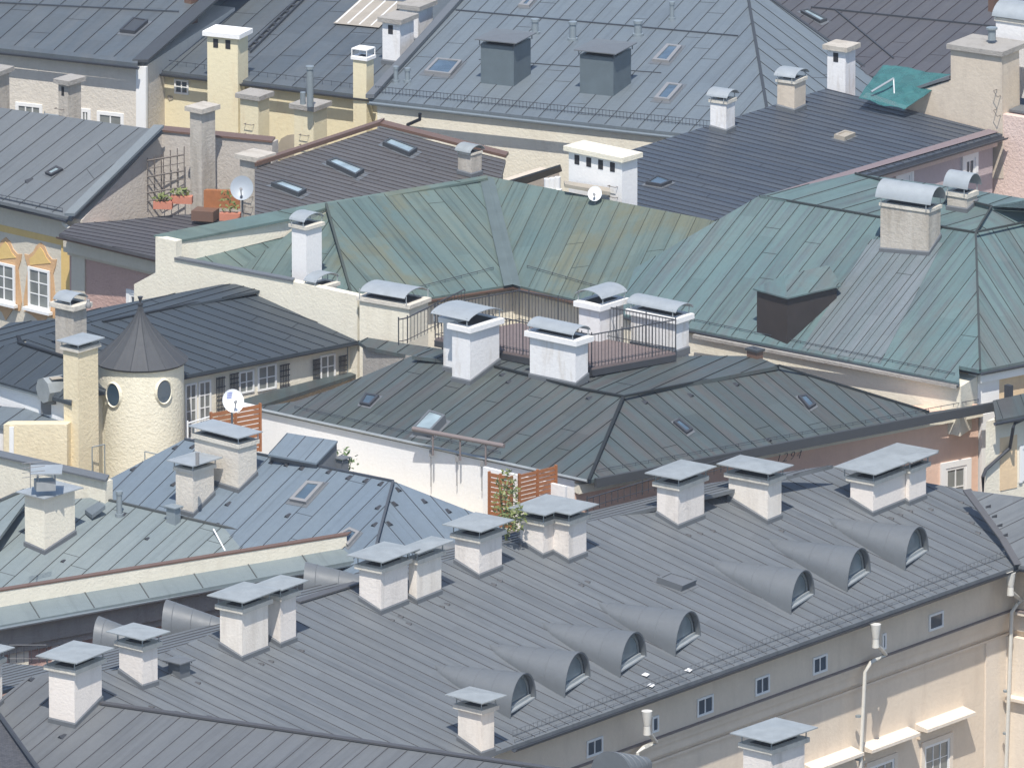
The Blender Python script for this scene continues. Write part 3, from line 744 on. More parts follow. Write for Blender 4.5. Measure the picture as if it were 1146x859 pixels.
# small metal vent box
chimney(F,188,201.5,212.5,744,759.5,fF,th=50,mat='flash',col=None,cover='plate',gap=.05,co=.12,pm='flash',foot=False,name='vent_box')
railing(F,[V(-60,750,19.6),V(10,741,19.6),V(52,741,19.6)],.55,.2,r=.012); railing(F,[V(657,572,19.8),V(760,541,19.8),V(830,522,19.85)],.42,.28,r=.01)
# ================================================================= FRONT WING
G2=thing('wing_building',V(300,900,0),'grey wing with wide roof sheets crossing the bottom left corner','building')
fW=Facet([(-60,825,19.3),(0,781,19.65),(30,758,20.2),(56,752,20.35),(113,786,19.92),(300,813,19.92),(600,857,19.92),(1010,918,19.92),(900,1100,16.8),(30,1000,16.8),(42,859,18.6),(0,796,19.5),(-60,850,19)],((300,850),(340,816)),.62,anc=(4,7,9))
fWb=Facet([V(113,786,19.9),V(1010,918,19.9),V(1010,918,19.9)+Vc((3,4,-3.5)),V(113,786,19.9)+Vc((3,4,-3.5))],None)
roof(G2,[fW],'zinc2',[[(113,786,19.93),(300,813,19.93),(600,857,19.93),(1010,918,19.93)]],cw=.22)
roof(G2,[fWb],'zinc2',name='rear_slope')
b0,b1=V(900,1100,16.8),V(30,1000,16.8)
pbody(G2,[V(40,985,16.75),V(890,1085,16.75),V(990,925,16.75),V(80,810,16.75)],'facade')
chimney(G2,832,862.7,901,842,907,fW,th=50); 
barrel(G2,684,873,19.6,.7,.9,2.0,62)
chimney(G2,54.5,83.7,112.8,753,814,fW,mat='whitec',th=57); ventbit(G2,fW,67,826,.2); ventbit(G2,fW,33,762,.16)
crossjoints=True
S2=thing('tiled_building',V(-30,900,0),'dark shingled roof corner at the bottom left edge','building')
fS=Facet([(-60,720,21.0),(0,800,20.2),(43,860,19.6),(110,960,18.4),(-60,960,18.4)],None)
mb=MB(); fS.into(mb); mb.build('roof','shingle',S2)
mb=MB().tube([V(-60,720,21.03),V(0,800,20.23),V(43,860,19.63),V(110,960,18.43)],.07,6); mb.build('verge_trim','dark',S2)
pbody(S2,[V(-60,740,18.2),V(-2,812,18.2),V(100,950,18.2),V(-60,950,18.2)],'facade')
chimney(G2,-30,-12,2,735+10,800,fW,th=54)
# ================================================================= PALE GREEN ROOF WITH PARAPET (N)
N=thing('parapet_building',V(150,640,0),'pale green metal roof behind a long cream parapet above a dusky pink wall','building')
nin=lambda a,b,d: inset(V(*a),V(*b),d)
n0,n1=V(-90,716,19.2),V(396,627,19.2)
fN1=Facet([n0,n1,(390,610,19.4),(-90,694,19.4)],((100,676),(90,660)),1.9,seamw=.03)
fN2=Facet([(108,556,19.65),(327,607,19.4),(327,640,18.4),(-90,700,17.4),(-90,545,19.7),(0,560,19.4),(60,560,19.6)],((40,640),(83,602)),.62)
roof(N,[fN1],'palegreen',name='cornice_roof'); roof(N,[fN2],'palegreen',[[(108,556,19.68),(327,607,19.43)]],cw=.1)
pa,pb=V(-90,694,19.42),V(388,611,19.42)
ta,tb=inset(pa,pb,.02)
slab(N,ta,tb,[(-90,676),(388,599),(388,614),(-90,698)],.32,'creamw','parapet')
a,b=vhit(ta,tb,-90,676),vhit(ta,tb,389,599)
MB().box(a-Vc((0,.02,0)),b-a,Vc((.12,.36,0)),Z*.05).build('coping','gutterbrown',N)
gutter(N,n0,n1,.09,'pipe_g')
wn0,wn1=inset(n0,n1,.55)
pbody(N,[at17(wn0,19.1),at17(wn1,19.1),at17(wn1,19.1)+Vc((-2,5,-1.2)),at17(wn0,19.1)+Vc((1,9,-2.5))],'pinkrough')
band(N,wn0,wn1,18.35,19.05,.28,'concrete'); band(N,wn0,wn1,18.1,18.35,.16,'concrete')
window(N,wn0,wn1,62,87,717,742,2,2,surround=(.13,'frame_w'))
slab(N,wn0,wn1,[(10,715),(31,711),(31,760),(10,764)],.1,'creamw','pilaster',.06)
chimney(N,27.5,50,83,556,620,fN2,mat='creamw',th=48,cover='plate',gap=-.02,co=.2,col=(.0,.02),pm='plate_w')
c0=V(55,549,22.0)
ch=N.children[-1]
pp=V(52,547,fN2.hit(50,620).z+64/31.9+.08)
MB().box(pp-Vc((.3,.3,.0)),(.6,.1,0),(-.1,.5,0),Z*.3).build('vent_cap_base','plate',N)
mb=MB().prism([pp+Vc(q) for q in ((-.5,-.45,.62),(.5,-.4,.62),(.5,.5,.66),(-.5,.45,.66))],pp.z+.58)
for q in ((-.25,-.2,.2),(.28,-.15,.2),(.25,.3,.2),(-.3,.3,.2)): mb.tube([pp+Vc(q),pp+Vc(q)+Z*.42],.02,5)
mb.build('rain_cover','plate_w',N)
aa=VU(34,546,21.85,520); mb=MB().tube(aa,.015,5)
for k in range(4): mb.tube([aa[1]+Vc((-.25,-.1,-k*.15)),aa[1]+Vc((.45,.2,-k*.15))],.012,5)
mb.build('antenna','frame_g',N)
chimney(N,186,196,202,570,588,fN2,mat='pipe_g',th=50,col=None,cover='plate',gap=.03,co=.07,pm='pipe_g',foot=False,name='vent_box')
pipe(N,fN2,133.6,550,577,.09)
for u,v in ((137,577),(241,588),(163,604),(69,629)): ventbit(N,fN2,u,v,.14)
roof(N,[Facet([(95,570,19.55),(110,561,19.75),(118,565,19.75),(103,576,19.45)],None)],'midgrey',name='roof_hatch')
MB().tube([fN2.hit(252,616),fN2.hit(239,596)+Z*.12],.03,5).build('roof_prop','frame_w',N)
# left cap wall behind it
slab(N,V(-90,492,20.3),V(118,538,20.3),[(-90,492),(118,539),(118,600),(100,640),(-90,600)],.35,'creamw','fire_wall')
a,b=V(-90,491,20.33),V(119,538,20.33)
MB().box(a-Vc((.02,.1,0)),b-a,Vc((.1,.55,0)),Z*.06).build('coping','midgrey',N) if False else MB().box(a-Vc((.02,.1,0)),b-a,Vc((.1,.62,0)),Z*.06).build('coping','flash',N)
roof(N,[Facet([(-60,586,19.2),(0,560,19.8),(28,548,20.0),(28,562,19.7),(0,600,19.1),(-60,625,18.9)],((0,590),(20,570)),.6)],'palegreen',[[(0,560,19.82),(28,548,20.02)]],name='side_roof')
# ================================================================= BLUE GREY HIPPED ROOF (M1)
Q1=thing('hipped_townhouse',V(330,560,0),'blue grey hipped roof with skylight between the cream turret and the long roof','building')
fM1=Facet([(118,538,19.7),(207,491,20.8),(440,538,20.8),(422,606,19.5),(405,680,18.3),(110,600,18.66)],((300,600),(370,530)),.68,anc=(1,2,5))
fM2=Facet([(440,538,20.8),(540,577,19.8),(575,600,19.4),(575,660,18.3),(405,680,18.3),(422,606,19.5)],((455,560),(500,612)),.68)
roof(Q1,[fM1,fM2],'bluegrey',[[(207,491,20.82),(440,538,20.82),(422,606,19.52),(408,670,18.4)]],cw=.08)
roof(Q1,[Facet([V(207,491,20.8),V(440,538,20.8),V(440,538,20.8)+Vc((2.2,3.2,-2)),V(207,491,20.8)+Vc((2.2,3.2,-2))],None)],'bluegrey',name='rear_slope')
pbody(Q1,[V(118,536,18.6),V(440,533,18.2),V(560,600,17.9),V(570,650,17.9),V(405,668,17.9),V(125,600,18.0)],'cream')
chimney(Q1,217,267,287,501,551,fM1,mat='beigerough',th=47,cover='plate',co=.14,gap=.22,pm='plate_w',col=(.07,.12))
chimney(Q1,196.5,216,239,530,578,fM1,mat='beigerough',th=50,cover='plate',co=.2,gap=.18,pm='plate_w',col=(.06,.12))
c=Q1.children[-1]; MB().tube(VU(221,520,21.3,507),.06,8).build('vent_pipe','frame_g',Q1)
skylight(Q1,fM1,[(324.5,561),(343,564.6),(363,542.6),(344,540.5)],.12,bw=.12); skylight(Q1,fM1,[(377,600),(390,612),(403,597),(392,592)],.1,bw=.1)
for u,v in ((334,501),(351,504),(302,519),(319,522),(336,526),(194,503),(213.5,502),(147,527),(192,544),(253,566),(366,530),(388,536.5),(407,540),(424,543.5),(320,579),(421,570),(417,589)): ventbit(Q1,fM1,u,v,.17)
for u,v in ((448,550),(477,563),(504,574),(444,566),(438,588)): ventbit(Q1,fM2,u,v,.17)
# little box dormer
d0=V(301,506,21.0)
roof(Q1,[Facet([(300,508,21.0),(321,484,21.55),(378,493,21.5),(354,518,20.95)],((327,512),(348,489)),.62)],'bluegrey',name='box_dormer_roof',th=.06)
pbody(Q1,[V(301.5,509,20.9),V(354,518.5,20.9),V(377,495,21.42),V(324,486,21.45)],'flash',19.8,'box_dormer_wall')
chimney(Q1,376,383,390,516,528,None,z0=20.5,mat='flash',th=50,col=None,cover='plate',gap=.05,co=.06,pm='flash',foot=False,name='vent_box')
t=leaves('',V(387,514,20.7),.5,.4,.45,70,.1,'leaf'); mb=t
for k in range(5): mb.tube([V(389,529,20.2),V(382+k*3,508+abs(k-2)*3,20.95)],.012,4)
solo(mb,'shrub','leaf','small leafy shrub growing beside the metal vent before the long white wall','shrub')
# ================================================================= TERRACE HOUSE (K)
KZ=.75; V0,at0,band0=V,at17,band
def V(u,v,z): return V0(u,v,z+KZ)
def at17(p,z): return at0(p,z+KZ)
def band(par,a,b,z0,z1,out,mat,name='cornice'): return band0(par,a,b,z0+KZ,z1+KZ,out,mat,name)
K=thing('terrace_house',V(700,470,0),'dark green grey hipped roof carrying the railed wooden roof terrace','building')
k0,k1,k2=V(286,455.5,19.5),V(659,537,19.5),V(1108,451,19.5)
fK1=Facet([k0,(330,449,19.75),(370,436,20.05),(461,398,20.85),(553,409,20.9),(650,434,20.85),(698,443,20.8),k1],((430,470),(500,417)),.62,anc=(0,7,4))
fK2=Facet([(698,443,20.8),(872,409,20.8),(906,420,20.6),(1040,461,19.65),k2,k1],((760,440),(820,491)),.62,anc=(5,4,0))
fK3=Facet([(461,398,20.85),(480,390,20.95),(560,396,20.98),(665,414,20.98),(770,398,20.98),(845,398,20.98),(872,409,20.8),(698,443,20.8),(650,434,20.85),(553,409,20.9)],((640,430),(720,395)),.7)
roof(K,[fK1,fK2,fK3],'darkgreen',[[(553,409.5,20.92),(650,434.5,20.87),(698,443.5,20.82),(860,411,20.82),(872,409,20.82)],[(698,443,20.82),(659,537,19.53)],[(872,409,20.82),(906,420,20.62),(1040,461,19.67)]],cw=.1)
wl0,wl1=inset(k0,k1,.03); wr0,wr1=inset(k1,k2,.6)
pe=isect(wl0,wl1,wr0,wr1)
slab(K,wl0,wl1,[at17(vhit(wl0,wl1,262,450),19.42),at17(pe,19.42),at17(pe,0),at17(vhit(wl0,wl1,262,450),0)],.4,'white',label='long white plastered wall')
MB().tube([k0+Vc((-.05,-.05,-.02)),k1+Vc((-.05,-.05,-.02))],.05,6).build('verge_trim','plate',K)
pbody(K,[at17(pe,19.35)+Vc((.02,.01,0)),at17(wr1,19.35),at17(V(865,414,20.6),19.3),at17(V(475,402,20.7),19.3),at17(V(350,447,19.8),19.3)],'salmon')
band(K,pe,wr1,18.98,19.28,.24,'creamw')
# dark fascia board along the right eave
t=(k2-k1).normalized(); n_=Vc((t.y,-t.x,0)); n_=-n_ if n_.y>0 else n_
MB().box(k1+n_*.02-Z*.26+t*.2,t*((k2-k1).length),n_*.12,Z*.3).build('fascia','fascia',K)
snowguard(K,fK2,(668,529),(1095,450),.1,.5,1); snowguard(K,fK1,(330,457),(560,508),.08,.5,1)
# corner piece
slab(K,wr0,wr1,[(1096,463),(1109,460),(1112,478),(1106,484),(1106,640),(1096,640)],.3,'frame_w','pilaster',.12)
window(K,wr0,wr1,1057,1080,524,570,2,2,surround=(.2,'frame_w'),gl='curtain')
fc=bpy.data.curves.new('numerals','FONT'); fc.body='1294'; fc.size=.4; fc.extrude=.01; fc.offset=-.012; fc.space_character=1.35; fc.shear=.35
fo_=bpy.data.objects.new('tmp_numerals',fc); me_=bpy.data.meshes.new_from_object(fo_); bpy.data.objects.remove(fo_)
ta=(wr1-wr0); ta=Vc((ta.x,ta.y,0)).normalized(); na=Vc((ta.y,-ta.x,0)); na=-na if na.y>0 else na
pn_=vhit(pe,wr1,862,516)+na*.27
mx=Matrix(((ta.x,0,na.x,pn_.x),(ta.y,0,na.y,pn_.y),(0,1,0,pn_.z),(0,0,0,1)))
me_.transform(mx); me_.name='date_numerals'; me_.materials.clear(); me_.materials.append(M['dark'])
on_=bpy.data.objects.new('date_numerals',me_); COL.objects.link(on_); on_.parent=K; on_.matrix_parent_inverse=Matrix.Translation(-K.location)
# deck
dF,dR,dB,dL=V(662,411,21.22),V(756,394,21.22),V(581,361,21.22),V(487,378,21.22)
MB().prism([dL,dF,dR,dB],dL.z-.08).build('terrace_deck','deck',K)
mb=MB()
for a,b in ((dL,dF),(dF,dR),(dR,dB),(dB,dL)):
    d=(b-a); n2=Vc((d.y,-d.x,0)).normalized()
    mb.box(a-Z*.28-n2*.05,d,n2*.1,Z*.2)
for s in (.05,.35,.65,.95):
    for a,b in ((dL,dF),(dF,dR)): q=a+(b-a)*s; mb.tube([q-Z*.9,q-Z*.2],.04,6)
for k in range(1,14): q0_=dL+(dF-dL)*k/14; q1_=dB+(dR-dB)*k/14; mb.box(q0_-Z*.2,q1_-q0_,(.06,0,0),Z*.1)
mb.build('deck_frame','dark',K)
railing(K,[dF,dR],1.08); railing(K,[dR,dB],1.08); railing(K,[dB,dL],1.08); railing(K,[dL,dF],1.08)
railing(K,[V(446,386,20.95),V(456,384,20.95),V(520,352,21.35)],.85,.16,'stair_railing')
pc=V(581,361,21.6)
fpA=[(0,0),(1.46,0),(1.46,1.5),(.45,1.5),(.45,.75),(0,.75)]
chimney(K,496,526,557,371.5,430.5,fK1,th=50,mat='whitedirty',fp=fpA,col=(.12,.16),colm='white',cover='barrel',ax='l',co=.05,gap=.3,pm='plate_w')
chimney(K,593,644,658,386,433,fK1,th=51,mat='whitedirty',col=(.13,.16),colm='white',cover='barrel',ax='l',co=.02,gap=.26,pm='plate_w')
chimney(K,648,671,698,347,383,None,z0=21.2,th=50,mat='whitedirty',col=(.13,.16),colm='white',cover='barrel',ax='a',co=.05,gap=.3,pm='plate_w',foot=False)
chimney(K,706.5,756,771,361,397.5,fK3,th=51,mat='whitedirty',col=(.13,.16),colm='white',cover='barrel',ax='l',co=.1,gap=.28,pm='plate_w')
chimney(K,836,847,854,394,402,fK3,th=45,mat='gutterbrown',col=(.05,.06),colm='fascia',cover=None,foot=False,down=.2,name='chimney_stub')
skylight(K,fK1,[(402.6,453),(414,455.5),(425,444.5),(409.6,442)],.1,'dark'); skylight(K,fK2,[(753,473.7),(768,486.5),(775,482),(759.5,470)],.1,'dark'); skylight(K,fK2,[(892.6,445),(905,459),(913,454),(902,443)],.1,'dark')
sk=skylight(K,fK1,[(463,487),(484,490),(500,473),(482,467)],.3,'flash','glass_pale'); 
for u,v in ((657,447),(724,452),(775,444),(826,432),(560,421),(567,429),(862,494),(480,403)): ventbit(K,fK1 if u<698 else fK2,u,v,.17)
MB().tube([V(555,498,19.6),V(560,497,19.6)],.04,5).build('vent_cap','dark',K)
# awning box above the white wall
mb=MB().tube([V(462,479.5,20.1),V(564,498.8,20.1)],.075,10)
for s in (.22,.52,.8): q=V(462,479.5,20.1)+(V(564,498.8,20.1)-V(462,479.5,20.1))*s; mb.tube([q,q-Z*.75],.03,6)
mb.build('awning_box','lead',K,True)
mb=MB()
for u in (485,514,542):
    mb=MB(); a=vhit(wl0,wl1,u,506+(u-485)*.2)-Vc((.08,.1,0)); mb.tube([a,a-Z*(.9 if u!=485 else 1.1)],.018,5); mb.box(a-Vc((.05,.05,.1)),(.1,0,0),(0,.08,0),Z*.2); mb.build('cable_conduit','frame_g',K)
# small lower terrace at the wall's right end
slab(K,wl0,wl1,[(563,515),(622,529),(655,537),(655,566),(563,600)],.1,'white','wall',1.0)
MB().box(V(560,513,19.35),V(652,535,19.35)-V(560,513,19.35),Vc((.3,.5,0)),Z*.04).build('coping','plate',K)
a=V(655,566,18.2)
MB().prism([V(560,574,17.9),V(650,590,17.9),V(670,560,17.9),V(590,545,17.9)],0).build('low_terrace','salmon',K)
def fence(label,u0,v0,u1,v1,vb0,z0,n,th=.05):
    """board screen: top edge u0,v0 .. u1,v1 at height z0, bottom read at u0"""
    a,b=V(u0,v0,z0),V(u1,v1,z0); h=(vb0-v0)/31.9; t=thing('wooden_screen',a-Z*h,label,'wooden screen'); mb=MB(); d=b-a; n2=Vc((d.y,-d.x,0)).normalized()
    for k in range(n): mb.box(a-Z*h*(k+.85)/n,d,n2*.025,Z*h*.78/n)
    mb.build('slats','wood',t)
    for s in (0,.5,1): MB().box(a+d*s-Z*h-n2*.03,d.normalized()*.06,n2*.09,Z*(h+.03)).build('post','wood',t)
    return t
fence('orange brown slatted wood screen beneath the white satellite dish',235,462,290,452,512,20.25,10)
fence('tall slatted wood screen right of the climbing plant',580,531,621,521,562,20.0,7); fence('narrow dark slatted wood screen left of the climbing plant',547,528,572,533,583,19.75,11)
dish(260,449,21.0,13.5,'white satellite dish with blue emblem above the slatted wood screen','dish_w',-70,True,.9)
mb=MB()
c=V(567,562,20.35)
leaves('',c,.45,.4,1.1,420,.09,'leaf',mb=mb); leaves('',V(575,578,20.3),.4,.4,.5,200,.09,'leaf',mb=mb)
for k in range(6): mb.tube([c-Z*1.5,c+Vc((random.uniform(-.3,.3),0,random.uniform(0,1)))],.012,4)
pl=thing('climbing_plant',c-Z*1.5,'green climbing plant between the two wood screens by the white wall','plant')
mb.build('foliage',['leaf2'],pl)
MB().lathe(c-Z*1.75,[(.18,0),(.25,.3),(.2,.3),(.2,.25)],14).build('pot','terrac',pl)
V,at17,band=V0,at0,band0
# ================================================================= LEFT DARK ROOFED HOUSE (L)
Lh=thing('garden_house',V(300,440,0),'low dark roofed house with french windows behind the white satellite dish','building')
l0,l1=V(100,441,20.5),V(434,374.5,20.55)
fL=Facet([(30,379,21.3),(115,360,21.4),(293,324,21.45),(302,322,21.45),(372,346,21.1),l1,l0,(20,425,20.5)],((220,345),(330,383)),.5,anc=(5,6,2))
fLb=Facet([(-90,398,20.9),(0,367,21.3),(10,361,21.4),(63,357,21.45),(100,347,21.5),(249,318,21.55),(295,317,21.55),(293,324.5,21.47),(115,360.5,21.42),(30,379,21.32),(0,388,21.2),(-90,420,20.7)],((120,352),(230,322)),.45)
fLc=Facet([(21,383,21.6),(88,404,21.6),(80,450,20.7),(-80,404,20.7)],((20,428),(62,396)),.7)
roof(Lh,[fL],'slate',[[(115,360,21.42),(293,324,21.47)],[(20,376,21.3),(40,420,20.6)]],cw=.12); roof(Lh,[fLb],'slate',name='upper_roof',th=.08)
roof(Lh,[fLc],'grey_l' if False else 'slate',[[(21,383,21.62),(88,404,21.62)]],name='side_roof')
x0,x1=inset(l0,l1,.3)
pbody(Lh,[at17(x0,20.45),at17(x1,20.45),at17(x1,20.45)+Vc((-1.5,3,0)),at17(x0,20.45)+Vc((-1,7,0))],'creamw')
MB().box(V(302,321,21.4),V(436,372,20.6)-V(302,321,21.4),Vc((.18,.1,0)),Z*.12).build('verge_trim','gutterbrown',Lh)
gutter(Lh,V(205,420,20.5),l1,.07)
for u0,u1,vt,vb,c_,r_ in ((207,220,430,492,2,4),(222,236,427,487,2,4),(267,284,416,441,2,2),(288,309,410,438,2,2),(358,375,398,425,2,2)):
    window(Lh,x0,x1,u0,u1,vt,vb,c_,r_,gl='curtain',fw=.06)
for u0,u1,vt,vb in ((241,251,422,464),(256,266,418,440),(312,323,408,434),(349,357,402,424),(378,387,398,421)):
    a=vhit(x0,x1,u0,vb); b=vhit(x0,x1,u1,vb); tp=vhit(x0,x1,u0,vt); t_=(x1-x0).normalized(); n_=Vc((t_.y,-t_.x,0)); n_=-n_ if n_.y>0 else n_
    mb=MB(); L0=(b-a).dot(t_); hh=tp.z-a.z; a=a+n_*.06
    for k in range(6): mb.box(a+t_*L0*k/6,t_*.02,n_*.02,Z*hh)
    for k in range(5): mb.box(a+Z*hh*k/4.2,t_*L0,n_*.025,Z*.03)
    mb.build('shutter_grille','dark',Lh)
railing(Lh,[V(389,418,19.4),V(404,413,19.4)],.95,.13,mat='pipe_g'); railing(Lh,[V(207,500,19.0)+Vc((.1,-.4,0)),V(240,490,19.0)+Vc((.1,-.4,0))],.9,.3,mat='frame_w',r=.014)
roof(Lh,[Facet([(258,451,19.4),(300,438,19.42),(352,425,19.45),(404,409,19.45),(406,416,19.42),(330,441,19.35),(287,455,19.3),(262,456,19.3)],None)],'darkgreen',name='terrace_ledge')
roof(Lh,[Facet([(401,382,20.95),(411,377.5,21.0),(452,384,21.0),(500,391,21.0),(500,403,20.92),(461,398,20.9),(410,388,20.9)],((410,388),(425,378)),.8)],'darkgreen',name='lower_roof')
a,b=V(404,387,20.85),V(470,402,20.85)
slab(Lh,a,b,[(406,388),(470,400),(470,430),(406,430)],.3,'concrete')
pipe(Lh,fL,302,311,330,.2,'gutterbrown')
# white wall under the side roof
slab(Lh,V(-60,412,20.62),V(75,448,20.62),[(-60,411),(75,447),(75,480),(-60,465)],.3,'white')
gutter(Lh,V(-80,404,20.7),V(60,443,20.7),.07,'pipe_g')
chimney(Lh,62,83,97,347,440,None,z0=19.9,th=50,mat='chimgrey',col=(.14,.14),cover='barrel',ax='l',co=-.02,gap=.2,pm='plate_w',down=5,foot=False)
chimney(Lh,326.6,343,360,257,326,None,z0=21.3,th=50,mat='white',col=(.08,.1),cover='barrel',ax='l',co=.02,gap=.24,pm='plate_w',foot=False)
chimney(Lh,342,356,377,325,347.5,None,z0=21.25,th=50,mat='white',col=(.08,.1),cover='barrel',ax='l',co=.0,gap=.24,pm='plate_w',foot=False)
chimney(Lh,402,458,479,345,385,None,z0=20.8,th=56,mat='creamw',col=(.08,.12),cover='barrel',ax='l',co=-.1,gap=.28,pm='plate_w',foot=False)
p=V(99,345,22.98); pg=MB()
pg.lathe(p,[(.0,0),(.07,.02),(.1,.1),(.07,.18),(.045,.24),(.05,.28),(.0,.32)],10); pg.box(p+Vc((-.12,0,.02)),(.1,0,-.02),(0,.06,0),(0,0,.04))
solo(pg,'pigeon','frame_g','grey pigeon perched on the chimney collar left of the turret','bird',True)
# ================================================================= TURRET
tc=V(156.5,409,21.35); tc.y+=1.0; 
Tt=thing('turret_house',Vc((tc.x,tc.y,0)),'round cream turret with conical dark sheet roof and oval windows','turret')
S=scale_at(tc); rr=48.5/S
MB().lathe(Vc((tc.x,tc.y,0)),[(rr,0),(rr,tc.z)],56).build('wall','creamrough',Tt,True)
prof=[]; hc=57/31.9; r0=53.5/S
for i in range(11):
    k=i/10; prof.append((r0*((1-k)**1.55)*.95+r0*.05*(1-k)+ .05*k,-.05+hc*k))
nn=16; mb=MB(); vs=[];fs=[]
for r_,z_ in prof:
    for k in range(nn): an=2*math.pi*(k+.5)/nn; vs.append(Vc((tc.x+r_*math.cos(an),tc.y+r_*math.sin(an),tc.z+z_)))
uv=[(i%nn+.5,i//nn*.3) for i in range(len(vs))]
for i in range(10):
    for k in range(nn): fs.append((i*nn+k,i*nn+(k+1)%nn,(i+1)*nn+(k+1)%nn,(i+1)*nn+k))
o0=len(mb.v); mb.add(vs,fs,0)
for fi,f_ in enumerate(fs): k=fi%nn; i=fi//nn; mb.uv[fi]=[(k+.1,i*.3),(k+.9,i*.3),(k+.9,i*.3+.3),(k+.1,i*.3+.3)]
mb.lathe(Vc((tc.x,tc.y,tc.z-.12)),[(r0*.96,0),(r0,.07)],32)
for k in range(nn):
    mb.tube([vs[i*nn+k] for i in range(11)],.016,4,1)
mb.build('roof',['turretroof','turretroof'],Tt)
ap=Vc((tc.x,tc.y,tc.z-.05+hc)); MB().tube([ap-Z*.5,ap],.17,12,0,.05).tube([ap,ap+Z*.16],.03,8).tube([ap+Z*.02,ap+Z*.1],.09,10).tube([ap+Z*.16,ap+Z*.3],.04,8,0,.09).build('finial','dark',Tt,True)
for an,vv in ((-127,434),(-57,430)):
    a=R(an); d=Vc((math.cos(a),math.sin(a),0)); x=Vc((-d.y,d.x,0)); hz=tc.z-(vv-404)/31.9
    c=Vc((tc.x,tc.y,hz))+d*(rr-.03); vo=[];vi=[];vp=[];n=24
    for k in range(n):
        q=2*math.pi*k/n; vo.append(c+x*math.cos(q)*.33+Z*math.sin(q)*.45+d*.0); vi.append(c+x*math.cos(q)*.28+Z*math.sin(q)*.4+d*.1); vp.append(c+x*math.cos(q)*.26+Z*math.sin(q)*.37+d*.06)
    fm=MB().add(vo+vi+vp,[(k,(k+1)%n,n+(k+1)%n,n+k) for k in range(n)]+[(n+k,n+(k+1)%n,2*n+(k+1)%n,2*n+k) for k in range(n)]).build('oval_window','creamrough',Tt,True)
    MB().add([q+d*.004 for q in vp],[tuple(range(n))]).build('pane','glass',fm)
# ================================================================= YELLOW ANNEX (Q)
Qh=thing('yellow_annex',V(40,500,0),'small yellow annex with flat roof and metal cowl left of the tall yellow chimney','building')
roof(Qh,[Facet([(-60,448,20.0),(40,458,20.0),(72,463,20.0),(72,471,19.85),(46,474,19.8),(4,476,19.8),(-60,470,19.8)],((0,474),(20,460)),.8)],'midgrey')
slab(Qh,V(4,476,19.8),V(75,474.5+8,19.8),[(4,475),(75,475),(75,560),(4,560)],.5,'cream')
slab(Qh,V(-60,472,19.75),V(4,476,19.75),[(-60,470),(3.8,475),(3.8,560),(-60,560)],.5,'whitedirty')
slab(Qh,V(4,476,19.8),V(75,474.5+8,19.8),[(11,477),(16,477),(16,560),(11,560)],.05,'frame_w','downpipe',.06)
c=V(59,463,20.0); MB().box(c-Vc((.38,.0,.0)),(.7,-.25,0),(.2,.5,0),Z*.45).build('vent_base','flash',Qh)
mb=MB().tube([c+Vc((-.3,-.3,.86)),c+Vc((.32,.12,.86))],.42,8); mb.build('vent_cowl','plate',Qh)
MB().tube([c+Vc((-.02,-.1,.4)),c+Vc((-.02,-.1,.6))],.25,10).build('cowl_neck','flash',Qh)
MB().box(c+Vc((-.1,-.25,1.27)),(.45,.2,0),(.1,-.2,-.02),Z*.02).build('rust_patch','rust',Qh)
chimney(Qh,71.5,88.5,110,394,530,None,z0=18.35,th=50,mat='cream',col=(.08,.1),cover='plate',gap=.16,co=.16,pm='plate_w',foot=False,down=3)
mb=MB()
for q in ((103,500),(117,497)): a=V(q[0],q[1],19.2); mb.tube([a,a-Z*1.2],.02,5)
mb.tube([V(103,500,19.2),V(117,497,19.2)],.02,5)
mb.build('ladder','pipe_g',Qh)
mb=MB()
for q in ((162,505),(176,508)): a=V(q[0],q[1],19.5); mb.tube([a,a-Z*.6],.02,5)
mb.tube([V(162,505,19.5),V(176,508,19.5)],.02,5); mb.build('ladder','pipe_g',Tt)
# ================================================================= BAROQUE HOUSE LEFT (G)
Gh=thing('baroque_house',V(0,330,0),'grey roofed house with ochre framed baroque windows at the left edge','building')
fG=Facet([(-110,105,22.5),(182,146,22.5),(80,244,20.0),(-110,199,20.0)],((20,210),(110,140)),.62,anc=(0,1,2))
roof(Gh,[fG],'grey_l',[])
a,b=V(182,143,22.62),V(82,242,20.12); n_=Vc((.3,-.05,0)); MB().box(a-n_*1.0,b-a,n_*1.15,Z*.1).build('verge_trim','midgrey',Gh)
ge0,ge1=V(-110,201,20.0),V(76,244,20.0); gw0,gw1=inset(ge0,ge1,.42)
gr=V(182,147,22.35); gr2=V(304.6,159.5,22.35); gc=V(86,246,19.95)
gcc=isect(gw0,gw1,gc,gr)
pbody(Gh,[at17(gw0,19.9),at17(gcc,19.9),gr,V(-105,109,22.2)],'greyrough')
slab(Gh,gw0,gw1,[at17(gw0,19.9),at17(gcc,19.9),at17(gcc,0),at17(gw0,0)],.3,'ivory','facade',.03)
pbody(Gh,[gr+Vc((-.05,-.02,0)),gr2,gr2+Vc((.2,.4,0)),gr+Vc((.2,.5,0))],'greyrough',name='side_wall')
MB().box(gr+Vc((-.1,-.06,0)),gr2-gr+Vc((.1,0,0)),Vc((.1,.6,0)),Z*.07).build('coping','gutterbrown',Gh)
gutter(Gh,ge0,ge1,.09); snowguard(Gh,fG,(-40,214),(70,238),.15,.3)
slab(Gh,gw0,gw1,[(-80,232),(78,269),(78,276),(-80,240)],.1,'ochre','frieze',.05)
slab(Gh,gw0,gw1,[(70,264),(80,266),(80,600),(70,600)],.1,'ochre','pilaster',.07)
MB().tube([V(70,244,19.85),V(71,250,19.7),V(80,257,19.6)],.07,8).build('downpipe','pipe_c',Gh,True)
